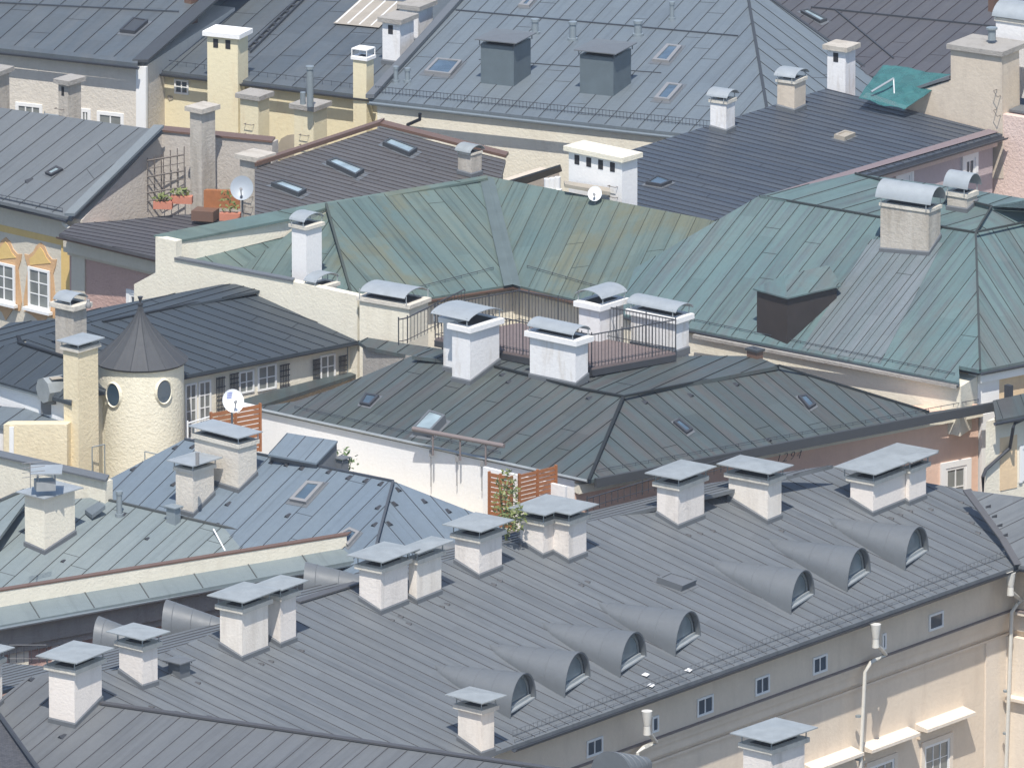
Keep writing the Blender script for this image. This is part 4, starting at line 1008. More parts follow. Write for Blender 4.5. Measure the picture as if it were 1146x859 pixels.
for uc,vt,vb in ((7.5,291,334),(46.5,297,342),(-30,285,326)):
    w_=window(Gh,gw0,gw1,uc-12,uc+12,vt,vb,2,3,gl='curtain',sill=True,mw=.05,base=.1)
    sh=[(-18,vb+6),(-19,vb-6),(-14,vt+2),(-17,vt-8),(-18,vt-13),(-13,vt-12),(-8,vt-16),(-5,vt-22),(0,vt-26),(5,vt-21),(8,vt-13),(13,vt-7),(18,vt-7),(17,vt),(14,vt+10),(18,vb+4),(16,vb+14),(8,vb+12),(4,vb+18),(0,vb+24),(-4,vb+15),(-10,vb+10)]
    slab(Gh,gw0,gw1,[(uc+a_,b_) for a_,b_ in sh],.06,'apricot','window_ornament',.06)
    sh2=[(-11,vt-1),(-12,vt-8),(-7,vt-12),(-3,vt-18),(0,vt-21),(4,vt-16),(7,vt-9),(12,vt-3)]
    slab(Gh,gw0,gw1,[(uc+a_,b_) for a_,b_ in sh2],.06,'ochre','window_pediment',.08)
skylight(Gh,fG,[(51,195),(58,198),(71.5,191),(64,187.5)],.12,'dark','glass_pale'); ventbit(Gh,fG,29,204,.2)
chimney(Gh,213,226,241,127,232,None,z0=20.25,th=50,mat='chimgrey',col=None,cover='slab',pm='chimgrey',foot=False,down=1)
chimney(Gh,268.5,288,303,181,238,None,z0=20.7,th=52,mat='chimgrey',col=None,cover='slab',pm='chimgrey',foot=False,down=1,rungs=3)
MB().tube(VU(285,177,22.3,167),.13,10).build('vent_pipe','frame_g',Gh)
gw_n=1
tr=thing('wall_trellis',V(186,225,20.2),'rusty iron trellis fixed to the rough grey gable wall','trellis'); mb=MB()
TR=lambda u,v: vhit(gr,gr2,min(u,400),v)+Vc((-.1,-.5,0)) if u>184 else vhit(gr,gc,u,v)+Vc((.05,-.12,0))
for i in range(7): u=163.5+i*7.7; mb.tube([TR(u,176-i*2.0 -(4 if i>2 else 0)),TR(u,228-i*1.6)],.018,5)
for i in range(6): mb.tube([TR(163,179+i*9),TR(210,169+i*9)],.016 if i%2 else .03,5)
mb.build('lattice','ropegrey',tr)
def pot(u,v,z,w,label,tall=.3):
    p=V(u,v,z); t=thing('flower_pot',p,label,'flower pot','potted plants on the small roof terrace')
    MB().prism([p+Vc(q) for q in ((-w,-.12,.25),(w,-.2,.25),(w+.04,.1,.25),(-w+.04,.2,.25))],p.z).build('pot','terrac',t)
    leaves('',p+Z*(.3+tall/2),w,.2,tall,60,.1,'leaf').build('foliage','leaf2',t)
pot(182,233,20.35,.32,'terracotta box with low plants under the left part of the trellis',.15); pot(203,227,20.5,.36,'terracotta box with low plants beside the mottled chimney',.15); pot(257,246,20.5,.35,'terracotta box with tall green plant beneath the grey satellite dish',.6)
dish(271,211,21.9,14,'grey satellite dish before the stained chimney with climbing irons','dish_g',-95,False,1.4)
# ================================================================= PINK NEIGHBOUR (G2)
Ph=thing('pink_house',V(120,320,0),'narrow rough pink house with deep brown eaves right of the baroque facade','building')
p0_,p1_=V(66,262,19.6),V(215,297,19.6)
fP=Facet([(66,262,19.6),(84,250,20.0),(130,247,20.05),(200,240,20.1),(330,240,20.1),(330,268,20.0),(215,297,19.6)],((90,262),(170,276)),.3)
roof(Ph,[fP],'purple'); gutter(Ph,p0_,p1_,.09,'gutterbrown')
y0,y1=inset(p0_,p1_,.5)
pbody(Ph,[at17(y0,19.5),at17(y1,19.5),at17(y1,19.5)+Vc((1,3,0)),at17(y0,19.5)+Vc((.6,1.5,0))],'pinkrough')
band(Ph,y0,y1,18.95,19.45,.3,'ivory'); band(Ph,y0,y1,18.8,18.95,.1,'ivory')
slab(Ph,y0,y1,[(81,283),(96,287),(96,420),(81,420)],.1,'ivory','pilaster',.05)
window(Ph,y0,y1,146,159,328,356,2,1,surround=(.14,'frame_w'))
MB().box(V(214,247,20.15),Vc((.75,-.2,0)),Vc((.2,.6,0)),Z*.35).build('chimney_base','gutterbrown',Ph)
MB().box(V(228,232,20.5),Vc((1.3,-.2,0)),Vc((.1,.2,0)),Z*.6).build('terrace_screen','wood',Ph)
# ================================================================= BROWN ROOF (H)
Hh=thing('brown_roof_house',V(430,200,0),'brown sheet roofed house with three skylights behind the green copper ridge','building')
fH=Facet([(285,189,22.4),(425,143,22.4),(566,179,22.05),(558,212,22.0),(400,258,21.9),(285,240,22.1)],((380,175),(500,206)),.36)
roof(Hh,[fH],'brown')
MB().box(V(285,187,22.45),V(425,141,22.45)-V(285,187,22.45),Vc((.2,.28,0)),Z*.12).build('coping','brown',Hh) if False else MB().box(V(285,187,22.42),V(425,141,22.42)-V(285,187,22.42),Vc((.16,.6,0)),Z*.14).build('coping','gutterbrown',Hh)
MB().box(V(425,141,22.4),V(566,177,22.1)-V(425,141,22.4),Vc((.1,.5,0)),Z*.1).build('verge_trim','gutterbrown',Hh)
pbody(Hh,[V(287,192,22.2),V(425,147,22.2),V(563,181,21.9),V(556,209,21.8),V(400,250,21.7),V(287,236,21.9)],'beige')
for q in ([(428,163.6),(458,176),(467,170),(437,158.4)],[(365,184.6),(398,200),(407.5,193.7),(375.6,180.6)],[(303,209),(334,221),(343,216),(316,206)]): skylight(Hh,fH,q,.16,'brown' if False else 'fascia','glass_pale',.1)
chimney(Hh,512.5,527.5,539,174,199,fH,th=50,mat='chimgrey',col=(.03,.05),cover='barrel',ax='l',co=.05,gap=.12,pm='plate')
# ================================================================= COPPER ROOFED BUILDING (I)
Ih=thing('copper_roof_house',V(540,300,0),'green copper L shaped roof with central valley behind the railed terrace','building')
fI1=Facet([(365,228,22.8),(545,197,23.0),(574,318,21.0),(398,346,21.0)],((420,225),(500,320)),.62,anc=(1,2,3))
fI3=Facet([(545,197,23.0),(790,245,23.0),(860,262,22.9),(730,356,21.0),(574,318,21.0)],((640,225),(600,308)),.62,anc=(0,3,4))
fI2=Facet([(365,228,22.8),(398,346,21.0),(327,314,21.45),(268,301,21.6),(318,265,22.2)],((330,310),(372,248)),.7)
fI0=Facet([(204,289,21.85),(305,267,22.0),(325,262,22.1),(268,302,21.6)],((250,278),(275,298)),.75)
roof(Ih,[fI1,fI3,fI2,fI0],'copper',[[(365,228,22.82),(398,346,21.02)],[(196,290,21.85),(268,302,21.62),(327,314,21.47),(398,346,21.02)]],cw=.08)
# valley sheet
va,vb_=V(545,197,23.02),V(574,318,21.03)
MB().add([V(537,200,22.99),V(545,197,23.03),V(553,200,22.99),V(583,321,21.05),V(574,318,21.05),V(564,320,21.05)],[(0,1,4,5),(1,2,3,4)]).build('valley_sheet','valley',Ih)
# capped parapet ridge
roof(Ih,[Facet([(172,263,22.72),(200,257,22.75),(346,229,22.95),(366,226,22.95),(545,196,23.08),(546,199,23.04),(366,232,22.85),(322,245,22.7),(200,269,22.55)],((178,262),(200,267)),4.0)],'copper',name='parapet_cap',th=.08)
slab(Ih,V(196,271,22.5),V(366,233,22.8),[(197,270),(330,244),(366,234),(366,262),(330,262),(210,292),(197,292)],.2,'creamw','parapet')
ia,ib=V(174,267,22.6),V(196,271.5,22.6); ic=vhit(ia,ib,400,334)
slab(Ih,ia,ib,[(174,265),(197,270),(197,290),(268,302.5),(327,315),(400,331),(400,500),(174,500)],.3,'creamw',)
MB().box(vhit(ia,ib,195,290)+Vc((0,-.06,0)),vhit(ia,ib,328,315)-vhit(ia,ib,195,290),Vc((.05,.3,0)),Z*.07).build('coping','flash',Ih)
slab(Ih,ia,ib,[(150,318),(174,305),(174,360),(150,340)],.3,'creamw','buttress')
i0,i1,i2=V(398,346,21.0),V(574,318,21.0),V(730,356,21.0)
r0,r1=inset(i0,i1,.28); s0,s1=inset(i1,i2,.28); ij=isect(r0,r1,s0,s1)
pbody(Ih,[at17(r0,20.9),at17(ij,20.9),at17(s1,20.9),at17(s1,20.9)+Vc((2,6,0)),at17(ij,20.9)+Vc((0,7,0)),at17(r0,20.9)+Vc((-1,4,0))],'creamw')
gutter(Ih,i0,i1,.09,'gutterbrown'); gutter(Ih,i1,i2,.09,'gutterbrown')
band(Ih,r0,ij,20.72,20.88,.12,'concrete'); band(Ih,ij,s1,20.72,20.88,.12,'concrete')
snowguard(Ih,fI1,(444,330),(552,302),.09,.6,1); snowguard(Ih,fI3,(590,300),(690,329),.09,.6,1)
# ================================================================= LARGE COPPER HIPPED ROOF (I4)
Jh=thing('corner_palace',V(1000,420,0),'apricot corner building under the largest blue green copper hipped roof','building')
j0,j1=V(697,352,21.1),V(1074,428,21.1)
fJ=Facet([(850,219,24.2),(985,243,24.2),(1092,260,24.2),(1097,414,21.2),(1073,409,21.2),j1,j0,(697,338,21.3),(710,300,21.95)],((985,243),(881,376)),.62,anc=(5,6,1))
fJ2=Facet([(1092,260,24.2),(1146,249,24.2),(1260,226,24.2),(1260,381,21.18),(1146,404,21.18),(1097,414,21.2)],((1110,280),(1146,336)),.62)
fJt=Facet([(850,219,24.2),(957,194,24.85),(1110,231,24.75),(1092,260,24.2),(985,243,24.2)],((985,230),(1040,214)),.75)
fJu=Facet([(1092,260,24.2),(1110,231,24.75),(1260,203,24.75),(1260,226,24.2),(1146,249,24.2)],((1110,236),(1135,250)),.75)
fJv=Facet([(957,194,24.85),(1060,208,24.85),(1146,222,24.85),(1260,240,24.7),(1260,203,24.76),(1110,231,24.76)],((1110,228),(1150,214)),.8)
roof(Jh,[fJ,fJ2],'copper_blue',[[(1092,260,24.2),(1097,414,21.2)],[(850,219,24.22),(985,243,24.22),(1092,260,24.22),(1260,226,24.22)]],cw=.07)
roof(Jh,[fJt,fJu,fJv],'copper_blue',[[(957,194,24.87),(1110,231,24.77)],[(1092,260,24.2),(1110,231,24.77)]],cw=.06,name='upper_roof')
bs=[fJ.hit(*q)+Z*.012 for q in ((975,268),(1055,272),(985,407),(898,389))]
fBS=Facet(bs,None); fBS.dir=fJ.dir.copy(); fBS.off=.3
roof(Jh,[fBS],'bare',name='bare_sheets',th=.02)
u0_,u1_=inset(j0,j1,.06)
pe2=inset(V(1073,409,21.2),V(1097,414,21.2),.35)
pbody(Jh,[at17(u0_,20.95),at17(u1_,20.95),at17(u1_,20.95)+Vc((4,9,0)),at17(u0_,20.95)+Vc((3,7,0))],'creamw',19.3,label='stained pale parapet wall')
gutter(Jh,j0,j1,.08); snowguard(Jh,fJ,(710,346),(1068,420),.08,.6,1)
MB().box(V(775,373,21.05)-Vc((0,.1,.12)),V(1070,430,21.05)-V(775,373,21.05),Vc((.05,.12,0)),Z*.1).build('cornice','concrete',Jh)
z1,z2,z3=V(1072,410,21.18),V(1097,415,21.18),V(1260,383,21.18)
a0,a1=inset(z1,z2,.12); b0_,b1_=inset(z2,z3,.25); kk=isect(a0,a1,b0_,b1_)
pbody(Jh,[at17(a0,21.08),at17(kk,21.08),at17(b1_,21.08),at17(b1_,21.08)+Vc((0,5,0)),at17(a0,21.08)+Vc((.3,4,0))],'orange',19.4,name='corner_wall')
gutter(Jh,z2,z3,.08); gutter(Jh,z1,z2,.07)
slab(Jh,b0_,b1_,[at17(kk,21.08),at17(vhit(b0_,b1_,1117,430),21.08),at17(vhit(b0_,b1_,1117,430),19.4),at17(kk,19.4)],.1,'frame_w','pilaster',.06)
slab(Jh,a0,a1,[at17(vhit(a0,a1,1085,430),21.08),at17(kk,21.08),at17(kk,19.4),at17(vhit(a0,a1,1085,430),19.4)],.1,'frame_w','pilaster',.06)
band(Jh,kk,b1_,20.75,21.05,.2,'frame_w')
chimney(Jh,986,1039,1053,238,286,fJ,th=58,mat='chimgrey',col=(.04,.1),cover='barrel',ax='l',co=.14,gap=.26,pm='plate_w',rise=.5)
chimney(Jh,1060.5,1082,1094,222,238,fJt,th=55,mat='chimgrey',col=(.04,.14),cover='barrel',ax='l',co=.1,gap=.26,pm='plate_w',rise=.45)
# dormer
q=fJ.hit(881,385); A_=Vc((math.cos(R(42)),math.sin(R(42)),0)); L_v=Vc((-math.sin(R(42)),math.cos(R(42)),0)); zt=q.z+50/31.9
pbody(Jh,[Vc((q.x,q.y,zt)),Vc((q.x,q.y,zt))+A_*2.2,Vc((q.x,q.y,zt))+A_*2.2+L_v*1.45,Vc((q.x,q.y,zt))+L_v*1.45],'dormerbrown',q.z-1,'dormer')
c0_=Vc((q.x,q.y,zt+.02))-A_*.1-L_v*.1; c1_=c0_+A_*2.4; c3=c0_+L_v*1.65; m_a=c0_+L_v*.8+A_*.6+Z*.5; m_b=c0_+L_v*.8+A_*2.6+Z*.5; c2_=c3+A_*2.6
roof(Jh,[Facet([c0_,c1_,m_b,m_a],((880,330),(890,318)),.5),Facet([c3,c0_,m_a],None),Facet([c3,m_a,m_b,c2_],None)],'copper_blue',name='dormer_roof',th=.05)
# ================================================================= ANNEX RIGHT
Ah=thing('green_annex',V(1130,460,0),'cream annex with low green roof and dark downpipe at the right edge','building')
fA=Facet([(1111,448,20.65),(1146,440,20.65),(1260,416,20.65),(1260,441,20.25),(1146,464,20.25),(1115,470,20.25)],((1125,464),(1119,447)),.9)
roof(Ah,[fA],'darkgreen'); 
c0_,c1_=V(1112,471,20.25),V(1260,442,20.25); gutter(Ah,c0_,c1_,.08); d0_,d1_=inset(c0_,c1_,.4)
pbody(Ah,[at17(d0_,20.15),at17(d1_,20.15),at17(d1_,20.15)+Vc((.5,2,0)),at17(d0_,20.15)+Vc((1.2,2,0))],'creamw')
slab(Ah,d0_,d1_,[(1119,490),(1138,486),(1138,545),(1119,549)],.05,'orange','wall_panel',.02)
window(Ah,d0_,d1_,1143,1170,502,538,2,3,surround=(.12,'frame_w'))
pt=[V(1147,468,20.1),V(1136,473,20.0),V(1133,484,19.9)]; mb=MB().tube([pt[0],pt[1],V(1134,478,20.0),vhit(d0_,d1_,1130,500)-Vc((0,.12,0)),vhit(d0_,d1_,1103,524)-Vc((0,.12,0)),vhit(d0_,d1_,1100,532)-Vc((0,.12,0)),vhit(d0_,d1_,1100,580)-Vc((0,.12,0))],.06,8); mb.build('downpipe','dark',Ah,True)
chimney(Ah,1124,1130,1134,432,444,fA,th=45,mat='dark',col=None,cover=None,foot=False,name='vent_box')
# ================================================================= NAVY FLAT ROOF (B4)
Bh=thing('lilac_house',V(1000,200,0),'lilac walled house under a dark blue low roof behind the copper roofs','building')
f4=Facet([(925,99,22.8),(1122,150,22.0),(977,193,22.0),(690,279,22.0),(640,190,22.8),(680,176,22.8)],((860,130),(1010,166)),.42,anc=(1,3,0))
roof(Bh,[f4],'navy'); ge=(V(1124,151,22.0),V(690,279,22.0)); gutter(Bh,ge[1],ge[0],.1)
# reddish band sheet near the eave
rb=[f4.hit(*q)+Z*.05 for q in ((1112,146),(1118,148),(700,271),(694,268))]
rb=[f4.hit(*q)+Z*.05 for q in ((1106,146),(1118,149),(872,220),(856,220))]
MB().add(rb,[(0,1,2,3)]).build('eave_sheet','redband',Bh)
g0_,g1_=inset(ge[1],ge[0],.5)
pbody(Bh,[at17(g0_,21.9),at17(g1_,21.9),at17(g1_,21.9)+Vc((-5,7.5,0)),at17(g0_,21.9)+Vc((0,4,0))],'lilac')
band(Bh,g0_,g1_,21.55,21.85,.2,'pinklight')
window(Bh,g0_,g1_,1079,1090,179,199,2,1,surround=(.16,'frame_w')); window(Bh,g0_,g1_,1003,1019,197,222,1,1,surround=(.1,'frame_w'),gl='frame_w')
chimney(Bh,795,812.7,822.7,116.5,150,f4,th=60,mat='whitedirty',col=(.05,.1),cover='barrel',ax='l',co=.1,gap=.2,pm='plate_w')
chimney(Bh,870,889,902,94,127,f4,th=60,mat='beige',col=(.05,.1),cover='barrel',ax='l',co=.08,gap=.2,pm='plate_w')
chimney(Bh,926,946,957.6,58,103,None,z0=22.7,th=58,mat='whitedirty',col=None,cover='slab',pm='chimgrey',holes=1,foot=False)
skylight(Bh,f4,[(722,207),(740,210),(752,205),(735,199)],.12,'dark'); skylight(Bh,f4,[(933,155),(945,158),(957,153),(945,150)],.15,'rust','rust',name='roof_hatch')
chimney(Bh,636.7,696,713.4,181,233,None,z0=22.75,th=49,mat='white',col=None,cover='slab',pm='creamw',holes=4,rungs=4,foot=False)
MB().prism([V(631,202,23.4),V(682,210,23.4),V(683,215,23.4),V(632,206,23.4)],23.28).build('wall_shelf','rust',Bh)
dish(666,217,23.3,8.5,'small white satellite dish beneath the shelf of the big white chimney','dish_w',-100,False,.6)
Sh=thing('gabled_shed',V(600,200,0),'little dark gabled roof with cream wall left of the big white chimney','shed')
roof(Sh,[Facet([(556,206,22.3),(627,184,22.75),(629,190,22.5),(566,212,22.1)],None)],'slate',th=.06)
slab(Sh,V(566,210,22.1),V(628,191,22.1),[(572,208),(626,191),(626,206),(572,224)],.8,'beige')
for k in range(3): pipe(Bh,None,612+k*6,200+k*-1,214,.1,'frame_w',False,z=22.35)
# ================================================================= TALL BEIGE BLOCK (B5)
Th=thing('pink_tower_house',V(1120,100,0),'tall beige and rough pink walled house at the upper right edge','building')
t0,t1=V(925,98,22.75)+Vc((.15,.15,0)),V(1122,149,22.05)+Vc((.15,.15,0)); tz=t1-t0
slab(Th,t0,t1,[(1121,128),(1250,150),(1250,400),(1100,400),(1100,150)],.3,'pinklight','side_wall',-.02)
slab(Th,t0,t1,[(1014,106),(1064,90),(1064,55),(1121,62),(1123,200),(1014,200)],1.2,'beige','fire_wall')
a=vhit(t0,t1,1014,104);b=vhit(t0,t1,1063,88); nn_=Vc((tz.y,-tz.x,0)).normalized(); nn_=-nn_ if nn_.y>0 else nn_
MB().box(a+nn_*.06,b-a,-nn_*1.3,Z*.1).build('coping','flash',Th)
a=vhit(t0,t1,1061,54);b=vhit(t0,t1,1124,61.5); MB().box(a+nn_*.12,at17(b,a.z)-a,-nn_*1.8,Z*.17).build('cap_slab','concrete',Th)
MB().tube([vhit(t0,t1,1097,50)-nn_*.8,vhit(t0,t1,1097,38)-nn_*.8],.14,10).tube([vhit(t0,t1,1097,38)-nn_*.8,vhit(t0,t1,1097,36)-nn_*.8],.2,10).build('vent_pipe','pipe_g',Th)
a=vhit(t0,t1,1122.5,62.5)+nn_*-.02; rdir=Vc((-nn_.x,-nn_.y,0)); 
pbody(Th,[at17(a,24.2)-nn_*.0,at17(a,24.2)-nn_*1.9,at17(a,24.2)-nn_*1.9-tz.normalized().xyz*1.2,at17(a,24.2)-tz.normalized()*1.2],'beige',name='side_wall') if False else None
e_=Vc((tz.x,tz.y,0)).normalized()
zt5=vhit(t0,t1,1126,128).z
pb=[vhit(t0,t1,1123,128)-nn_*.5,vhit(t0,t1,1123,128)-nn_*.5+e_*5,vhit(t0,t1,1123,128)-nn_*6+e_*5,vhit(t0,t1,1123,128)-nn_*6]
pbody(Th,[at17(q,zt5) for q in pb],'pinklight')
MB().box(at17(pb[0],zt5)+nn_*.1,e_*5,-nn_*.8,Z*.08).build('coping','flash',Th)
window(Th,pb[0],pb[1],1141,1160,186,230,1,2,surround=(.1,'beige'),gl='beige')
pbody(Th,[at17(pb[0],zt5+1.6)-nn_*.7+e_*.35,at17(pb[0],zt5+1.6)-nn_*.7+e_*2.5,at17(pb[0],zt5+1.6)-nn_*1.9+e_*2.5,at17(pb[0],zt5+1.6)-nn_*1.9+e_*.35],'yellow',zt5-1,'rear_chimney')
chimney(Th,1115,1150,1170,28,60,None,z0=24.3,th=58,mat='whitedirty',col=(.05,.12),cover='barrel',ax='l',co=.1,gap=.12,pm='plate_w',rise=.45,foot=False)
for v_ in (100,122): MB().tube([vhit(t0,t1,1116,v_)+nn_*.02,vhit(t0,t1,1116,v_)+nn_*.25,vhit(t0,t1,1120,v_+7)+nn_*.25,vhit(t0,t1,1120,v_+7)+nn_*.02],.015,5).build('climbing_iron','ropegrey',Th)
# ================================================================= PURPLE GREY ROOF (B6)
Xh=thing('purple_roof_house',V(1050,40,0),'purple grey sheet roofed house at the top right corner','building')
f6=Facet([(780,-130,24.3),(1300,-60,24.3),(1300,150,22.2),(985,88,22.0),(905,62,21.9),(860,-10,22.9)],((1010,70),(1075,17)),.62)
roof(Xh,[f6],'purple'); skylight(Xh,f6,[(896,15),(918,27),(926,24),(905,13)],.12,'fascia','glass_pale')
f6.rib(MB(),f6.hit(915,10).xy,f6.hit(1110,30).xy,.05,.05)
mb=MB(); f6.rib(mb,f6.hit(908,9).xy,f6.hit(1118,31).xy,.05,.06,0); f6.rib(mb,f6.hit(935,12).xy,f6.hit(1000,66).xy,.05,.05,0); mb.build('roof_joint','dark',Xh)
pbody(Xh,[V(800,-120,21.8),V(1280,-60,21.8),V(1290,140,21.6),V(985,84,21.6),V(910,62,21.6)],'beige')
chimney(Xh,1106,1112,1118,0,14,f6,th=50,mat='brown' if False else 'gutterbrown',col=None,cover=None,foot=False,name='chimney_stub')
# teal netting
NA,NB,NC,ND=V(961,110,23.0),V(988,72,23.65),V(1064,84,23.5),V(1012,123,22.7)
mb=MB(); nx,ny=16,10; vs=[]
for j_ in range(ny+1):
    for i_ in range(nx+1):
        a_,b_=i_/nx,j_/ny; q=(NA*(1-a_)+ND*a_)*(1-b_)+(NB*(1-a_)+NC*a_)*b_
        q=q+Z*(-.06*math.sin(math.pi*a_)*math.sin(math.pi*b_)+.035*math.sin(9*a_+5*b_)+random.uniform(-.015,.015)); q.y+=random.uniform(-.03,.03); vs.append(q)
mb.add(vs,[(j_*(nx+1)+i_,j_*(nx+1)+i_+1,(j_+1)*(nx+1)+i_+1,(j_+1)*(nx+1)+i_) for j_ in range(ny) for i_ in range(nx)])
net=solo(mb,'scaffold_netting','net','crumpled teal safety netting spread between the pale chimney and the beige wall','netting')
sm=net.modifiers.new('thick','SOLIDIFY'); sm.thickness=.01
MB().tube([V(975,103,23.2),V(1000,88,23.5)],.04,6).tube([V(1000,88,23.5),V(1001,110,22.9)],.03,6).build('pole','plate_w',net)
# ================================================================= LARGE GREY ROOF (B3)
Dh=thing('grey_roof_block',V(600,150,0),'cream walled block under the wide blue grey roof with two metal vent housings','building')
f3=Facet([(413,110,22.0),(865,161,22.0),(834,-22,23.4),(560,-52,23.4)],((500,120),(590,26)),.62,anc=(0,1,3))
f3b=Facet([(834,-22,23.4),(865,161,22.0),(1010,106,21.7)],((850,30),(905,72)),.62)
roof(Dh,[f3,f3b],'midgrey',[[(834,-22,23.42),(865,161,22.02)],[(560,-52,23.42),(834,-22,23.42)],[(834,-22,23.42),(1010,106,21.72)]],cw=.1)
a,b=V(413,110,22.03),V(560,-52,23.43); MB().box(a+Vc((-.12,0,0)),b-a,Vc((.3,0,0)),Z*.14).build('verge_trim','flash',Dh)
q0_,q1_=V(413,112,22.0),V(865,163,22.0); gutter(Dh,q0_,q1_,.1,'pipe_g'); h0,h1=inset(q0_,q1_,.42)
pbody(Dh,[at17(h0,21.95)+Vc((.1,0,0)),at17(h1,21.95),at17(h1,21.95)+Vc((3,8,0)),at17(h0,21.95)+Vc((4,11,0))],'creamw')
snowguard(Dh,f3,(420,104),(795,143),.24,.13); 
mb=MB(); f3.rib(mb,f3.hit(510,12).xy,f3.hit(826,41).xy,.05,.05,0); f3.rib(mb,f3.hit(536,67).xy,f3.hit(740,82).xy,.03,.03,0); mb.build('snow_bar','gutter',Dh)
for L_,C_,R_,T_,B_2 in ((538,575,594,54,97),(649,686.5,706.6,66,108)):
    chimney(Dh,L_,C_,R_,T_,B_2,f3,th=66,mat='housing',col=(.0,.02),colm='housing',cover='plate',co=.16,gap=.16,pm='flash',foot=False,name='vent_housing')
skylight(Dh,f3,[(475,82.5),(504,86),(517,70.7),(489,68)],.12,bw=.1)
for q in ([(730,69),(748.6,71),(763,53.7),(746.5,51.6)],[(732,112),(749,114),(764,97),(746.5,94.8)],[(580,8),(592,9),(600,0),(589,-1)]): skylight(Dh,f3,q,.1,'frame_g',bw=.13)
for u,vt,vb,r_ in ((443,75,92,.08),(456,77,92,.09),(598.8,22,38,.12),(641,25,45,.12),(714,24,40,.13),(752,3,22,.08)): pipe(Dh,f3,u,vt,vb,r_)
MB().tube([vhit(h0,h1,470,124)+Vc((0,-.4,0)),vhit(h0,h1,470,131)+Vc((0,-.35,0)),vhit(h0,h1,456,139)+Vc((0,-.1,0))],.06,8).build('downpipe','dark',Dh,True)
# ================================================================= YELLOW HOUSE (B2)
Yh=thing('yellow_house',V(290,120,0),'yellow house with many chimneys in the upper left background','building')
f2=Facet([(150,75,21.5),(425,109,21.5),(640,-100,22.8),(340,-125,22.8)],((200,80),(290,0)),.8,anc=(0,1,3))
roof(Yh,[f2],'backdark'); m0,m1=V(158,77,21.5),V(420,109,21.5); gutter(Yh,m0,m1,.1); v0_,v1_=inset(m0,m1,.34)
pbody(Yh,[at17(v0_,21.35),at17(v1_,21.35),at17(v1_,21.35)+Vc((5,10,0)),at17(v0_,21.35)+Vc((4,10,0))],'yellow')
snowguard(Yh,f2,(168,70),(412,101),.16,.35,1); 
mb=MB()
for d_ in (0,7): f2.rib(mb,f2.hit(273+d_,60).xy,f2.hit(346+d_,-12).xy,.05,.1,0)
for k in range(10): a=f2.hit(276+k*7,57-k*6.9); mb.box(a+Z*.06,Vc((.2,.02,0)),Vc((.05,.1,0)),Z*.04)
mb.build('roof_ladder','dark',Yh)
window(Yh,v0_,v1_,195.5,211.5,88,104.5,2,2,fw=.07); window(Yh,v0_,v1_,280,296,97.5,109,2,1,fw=.07)
slab(Yh,v0_,v1_,[(310,178),(311,162),(315,155),(322,151),(330,150),(340,152),(340,180)],.1,'rust','archway',.02)
slab(Yh,v0_,v1_,[(187,108),(189,106.5),(193,107.5),(194,111),(190,112.5)],.06,'rust','wall_vent',.03)
rp=[f2.hit(*q)+Z*.06 for q in ((373,28),(403,1),(452,4),(424,33))]; MB().add(rp,[(0,1,2,3)]).build('pale_roof_patch','rust',Yh)
mb=MB()
for k in range(4): a=f2.hit(376+k*13,27+k*1.2)+Z*.06; b=f2.hit(405+k*13,1+k*1)+Z*.06; mb.tube([a,b],.03,4)
mb.build('standing_joint','frame_w',Yh)
chimney(Yh,231.6,266,277,43,None,zT=23.1,h=5,th=66,mat='yellow',col=None,cover='slab',pm='white',holes=2,foot=False)
chimney(Yh,395,410,418,68,None,zT=22.8,h=4,th=60,mat='yellow',col=(.06,.1),colm='white',cover='plate',pm='white',gap=.25,co=.04,foot=False)
chimney(Yh,428,447.6,463,27,74,f2,th=60,mat='whitedirty',col=None,cover='slab',pm='concrete',holes=1); chimney(Yh,450,468,484,12,48,f2,th=60,mat='whitedirty',col=None,cover='slab',pm='concrete',holes=1)
chimney(Yh,329,350.7,365.6,124,None,zT=21.35,h=4,th=58,mat='yellow',col=None,cover='slab',pm='concrete',rungs=4,foot=False)
fp_=VU(347,119,21.6,74); MB().tube(fp_,.12,12).tube([fp_[1]-Z*.08,fp_[1]+Z*.02],.15,12).build('flue_pipe','pipe_g',Yh,True)
MB().tube(VU(339,117,21.5,103),.1,12).build('flue_pipe','pipe_g',Yh,True)
chimney(Yh,268.6,289,301,112,None,zT=21.4,h=4,th=58,mat='yellow',col=None,cover='slab',pm='concrete',rungs=4,foot=False)
# ================================================================= ROUGH GREY HOUSE (B1)
Eh=thing('rough_grey_house',V(60,100,0),'rough plastered house with white corner strip at the top left','building')
f1=Facet([(-120,38,22.2),(161,70,22.2),(330,-79,23.6),(-120,-140,23.6)],((60,50),(150,-30)),.78,anc=(0,1,2))
roof(Eh,[f1],'backdark'); a,b=V(161,70,22.22),V(330,-79,23.62); MB().box(a-Vc((.4,0,0)),b-a,Vc((.55,0,0)),Z*.1).build('verge_trim','fascia',Eh)
mb=MB(); f1.rib(mb,f1.hit(-40,2).xy,f1.hit(200,14).xy,.06,.06,0); mb.build('snow_bar','gutter',Eh)
m0,m1=V(-120,43,22.2),V(156,73,22.2); gutter(Eh,m0,m1,.09); v0_,v1_=inset(m0,m1,.36)
roof(Eh,[Facet([V(-120,36,22.3),V(154,66.5,22.3),V(154,71,22.25),V(-120,41,22.25)],None)],'backdark',name='eave_sheet')
pbody(Eh,[at17(v0_,22.05),at17(v1_,22.05),at17(v1_,22.05)+Vc((3,9,0)),at17(v0_,22.05)+Vc((3,9,0))],'beigerough')
slab(Eh,v0_,v1_,[(153,74),(164,75),(164,400),(153,400)],.15,'frame_w','pilaster',.06)
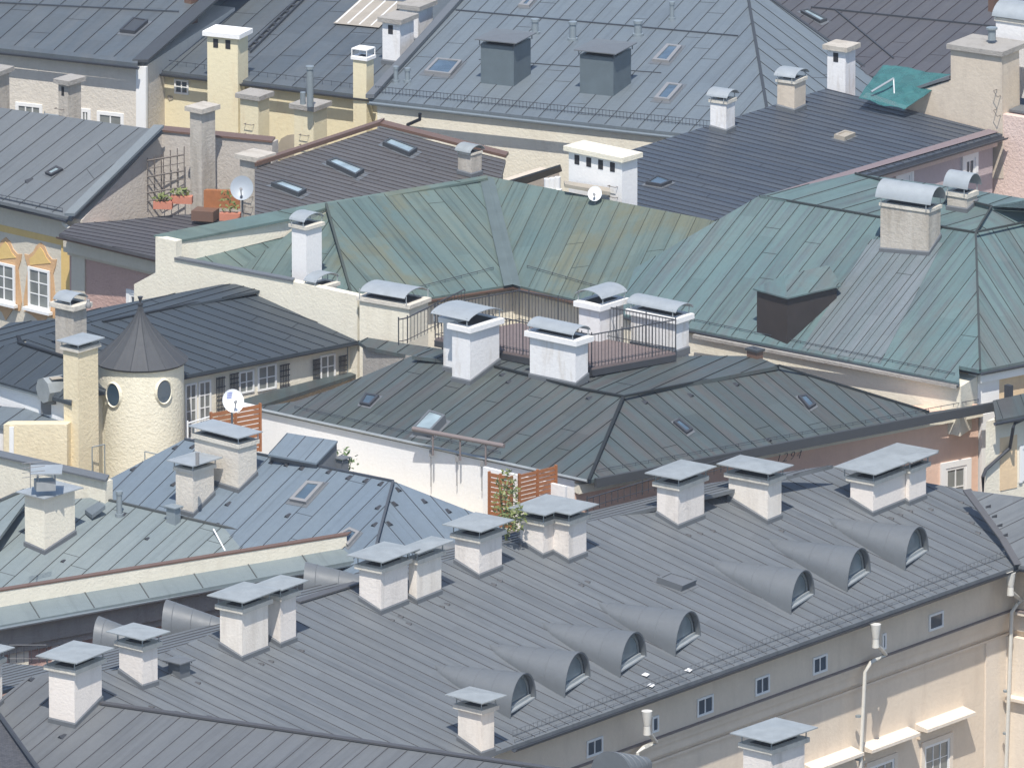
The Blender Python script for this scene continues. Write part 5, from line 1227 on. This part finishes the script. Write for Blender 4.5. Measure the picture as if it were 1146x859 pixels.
for u0,u1,vt,vb,c_ in ((18,48,114,134,3),(90,102,121,142,2),(109,139,124,145,2)):
    w_=window(Eh,v0_,v1_,u0,u1,vt,vb+10,c_,1,fw=.12,gl='curtain'); 
chimney(Eh,65,76,90,95,None,zT=21.95,h=4,th=52,mat='chimgrey',col=None,cover='slab',pm='concrete',rungs=3,foot=False,holes=1)
chimney(Eh,-25,-4,9.5,85,None,zT=21.95,h=4,th=60,mat='chimgrey',col=None,cover='slab',pm='concrete',foot=False,holes=1)
railing(Eh,[V(50,140,21.0),V(66,142,21.0)],.4,.4,mat='pipe_g')
skylight(Eh,f1,[(134,37),(151,39),(166,26),(149,23)],.14,'dark','fascia',name='roof_hatch')
chimney(Eh,206,214,221,-8,5,f1,th=50,mat='gutterbrown',col=None,cover=None,foot=False,name='chimney_stub')
# ================================================================= LIGHT AND CAMERA
w=bpy.data.worlds.new('World'); sc.world=w; w.use_nodes=True; nt=w.node_tree
sky=nt.nodes.new('ShaderNodeTexSky'); sky.sky_type='NISHITA'; sky.sun_disc=False; sky.sun_elevation=R(60); sky.sun_rotation=R(180); sky.altitude=500
nt.links.new(sky.outputs[0],nt.nodes['Background'].inputs[0]); nt.nodes['Background'].inputs[1].default_value=.15
# thin summer haze: one closed box round camera and scene
hz=MB().box((-260,-520,-1),(520,0,0),(0,760,0),(0,0,140)).build('haze','plate'); hz['kind']='stuff'; hz['label']='thin pale summer haze over the roofs'
hm=bpy.data.materials.new('haze_air'); hm.use_nodes=True; hn=hm.node_tree; hn.nodes.remove(hn.nodes['Principled BSDF'])
pv=hn.nodes.new('ShaderNodeVolumePrincipled'); pv.inputs['Color'].default_value=(.82,.88,1,1); pv.inputs['Density'].default_value=.00011; pv.inputs['Anisotropy'].default_value=.2
hn.links.new(pv.outputs[0],hn.nodes['Material Output'].inputs['Volume']); hz.data.materials.clear(); hz.data.materials.append(hm)
sl=bpy.data.lights.new('sun','SUN'); sl.energy=4.5; sl.angle=R(.5); sl.color=(1,.95,.88)
so=bpy.data.objects.new('sun',sl); COL.objects.link(so)
dl=Vc((.02,.5,-.866)); so.rotation_euler=dl.to_track_quat('-Z','Y').to_euler()
cd=bpy.data.cameras.new('camera'); cam=bpy.data.objects.new('camera',cd); COL.objects.link(cam)
cam.location=CAM; cam.rotation_euler=(R(90)-PT,0,0); cd.sensor_width=36; cd.lens=FP*36/1146; cd.clip_start=5; cd.clip_end=4000
sc.camera=cam
sc.view_settings.view_transform='Standard'; sc.view_settings.look='None'; sc.view_settings.gamma=1; sc.view_settings.exposure=.25
sc.render.engine='CYCLES'; sc.cycles.use_denoising=True
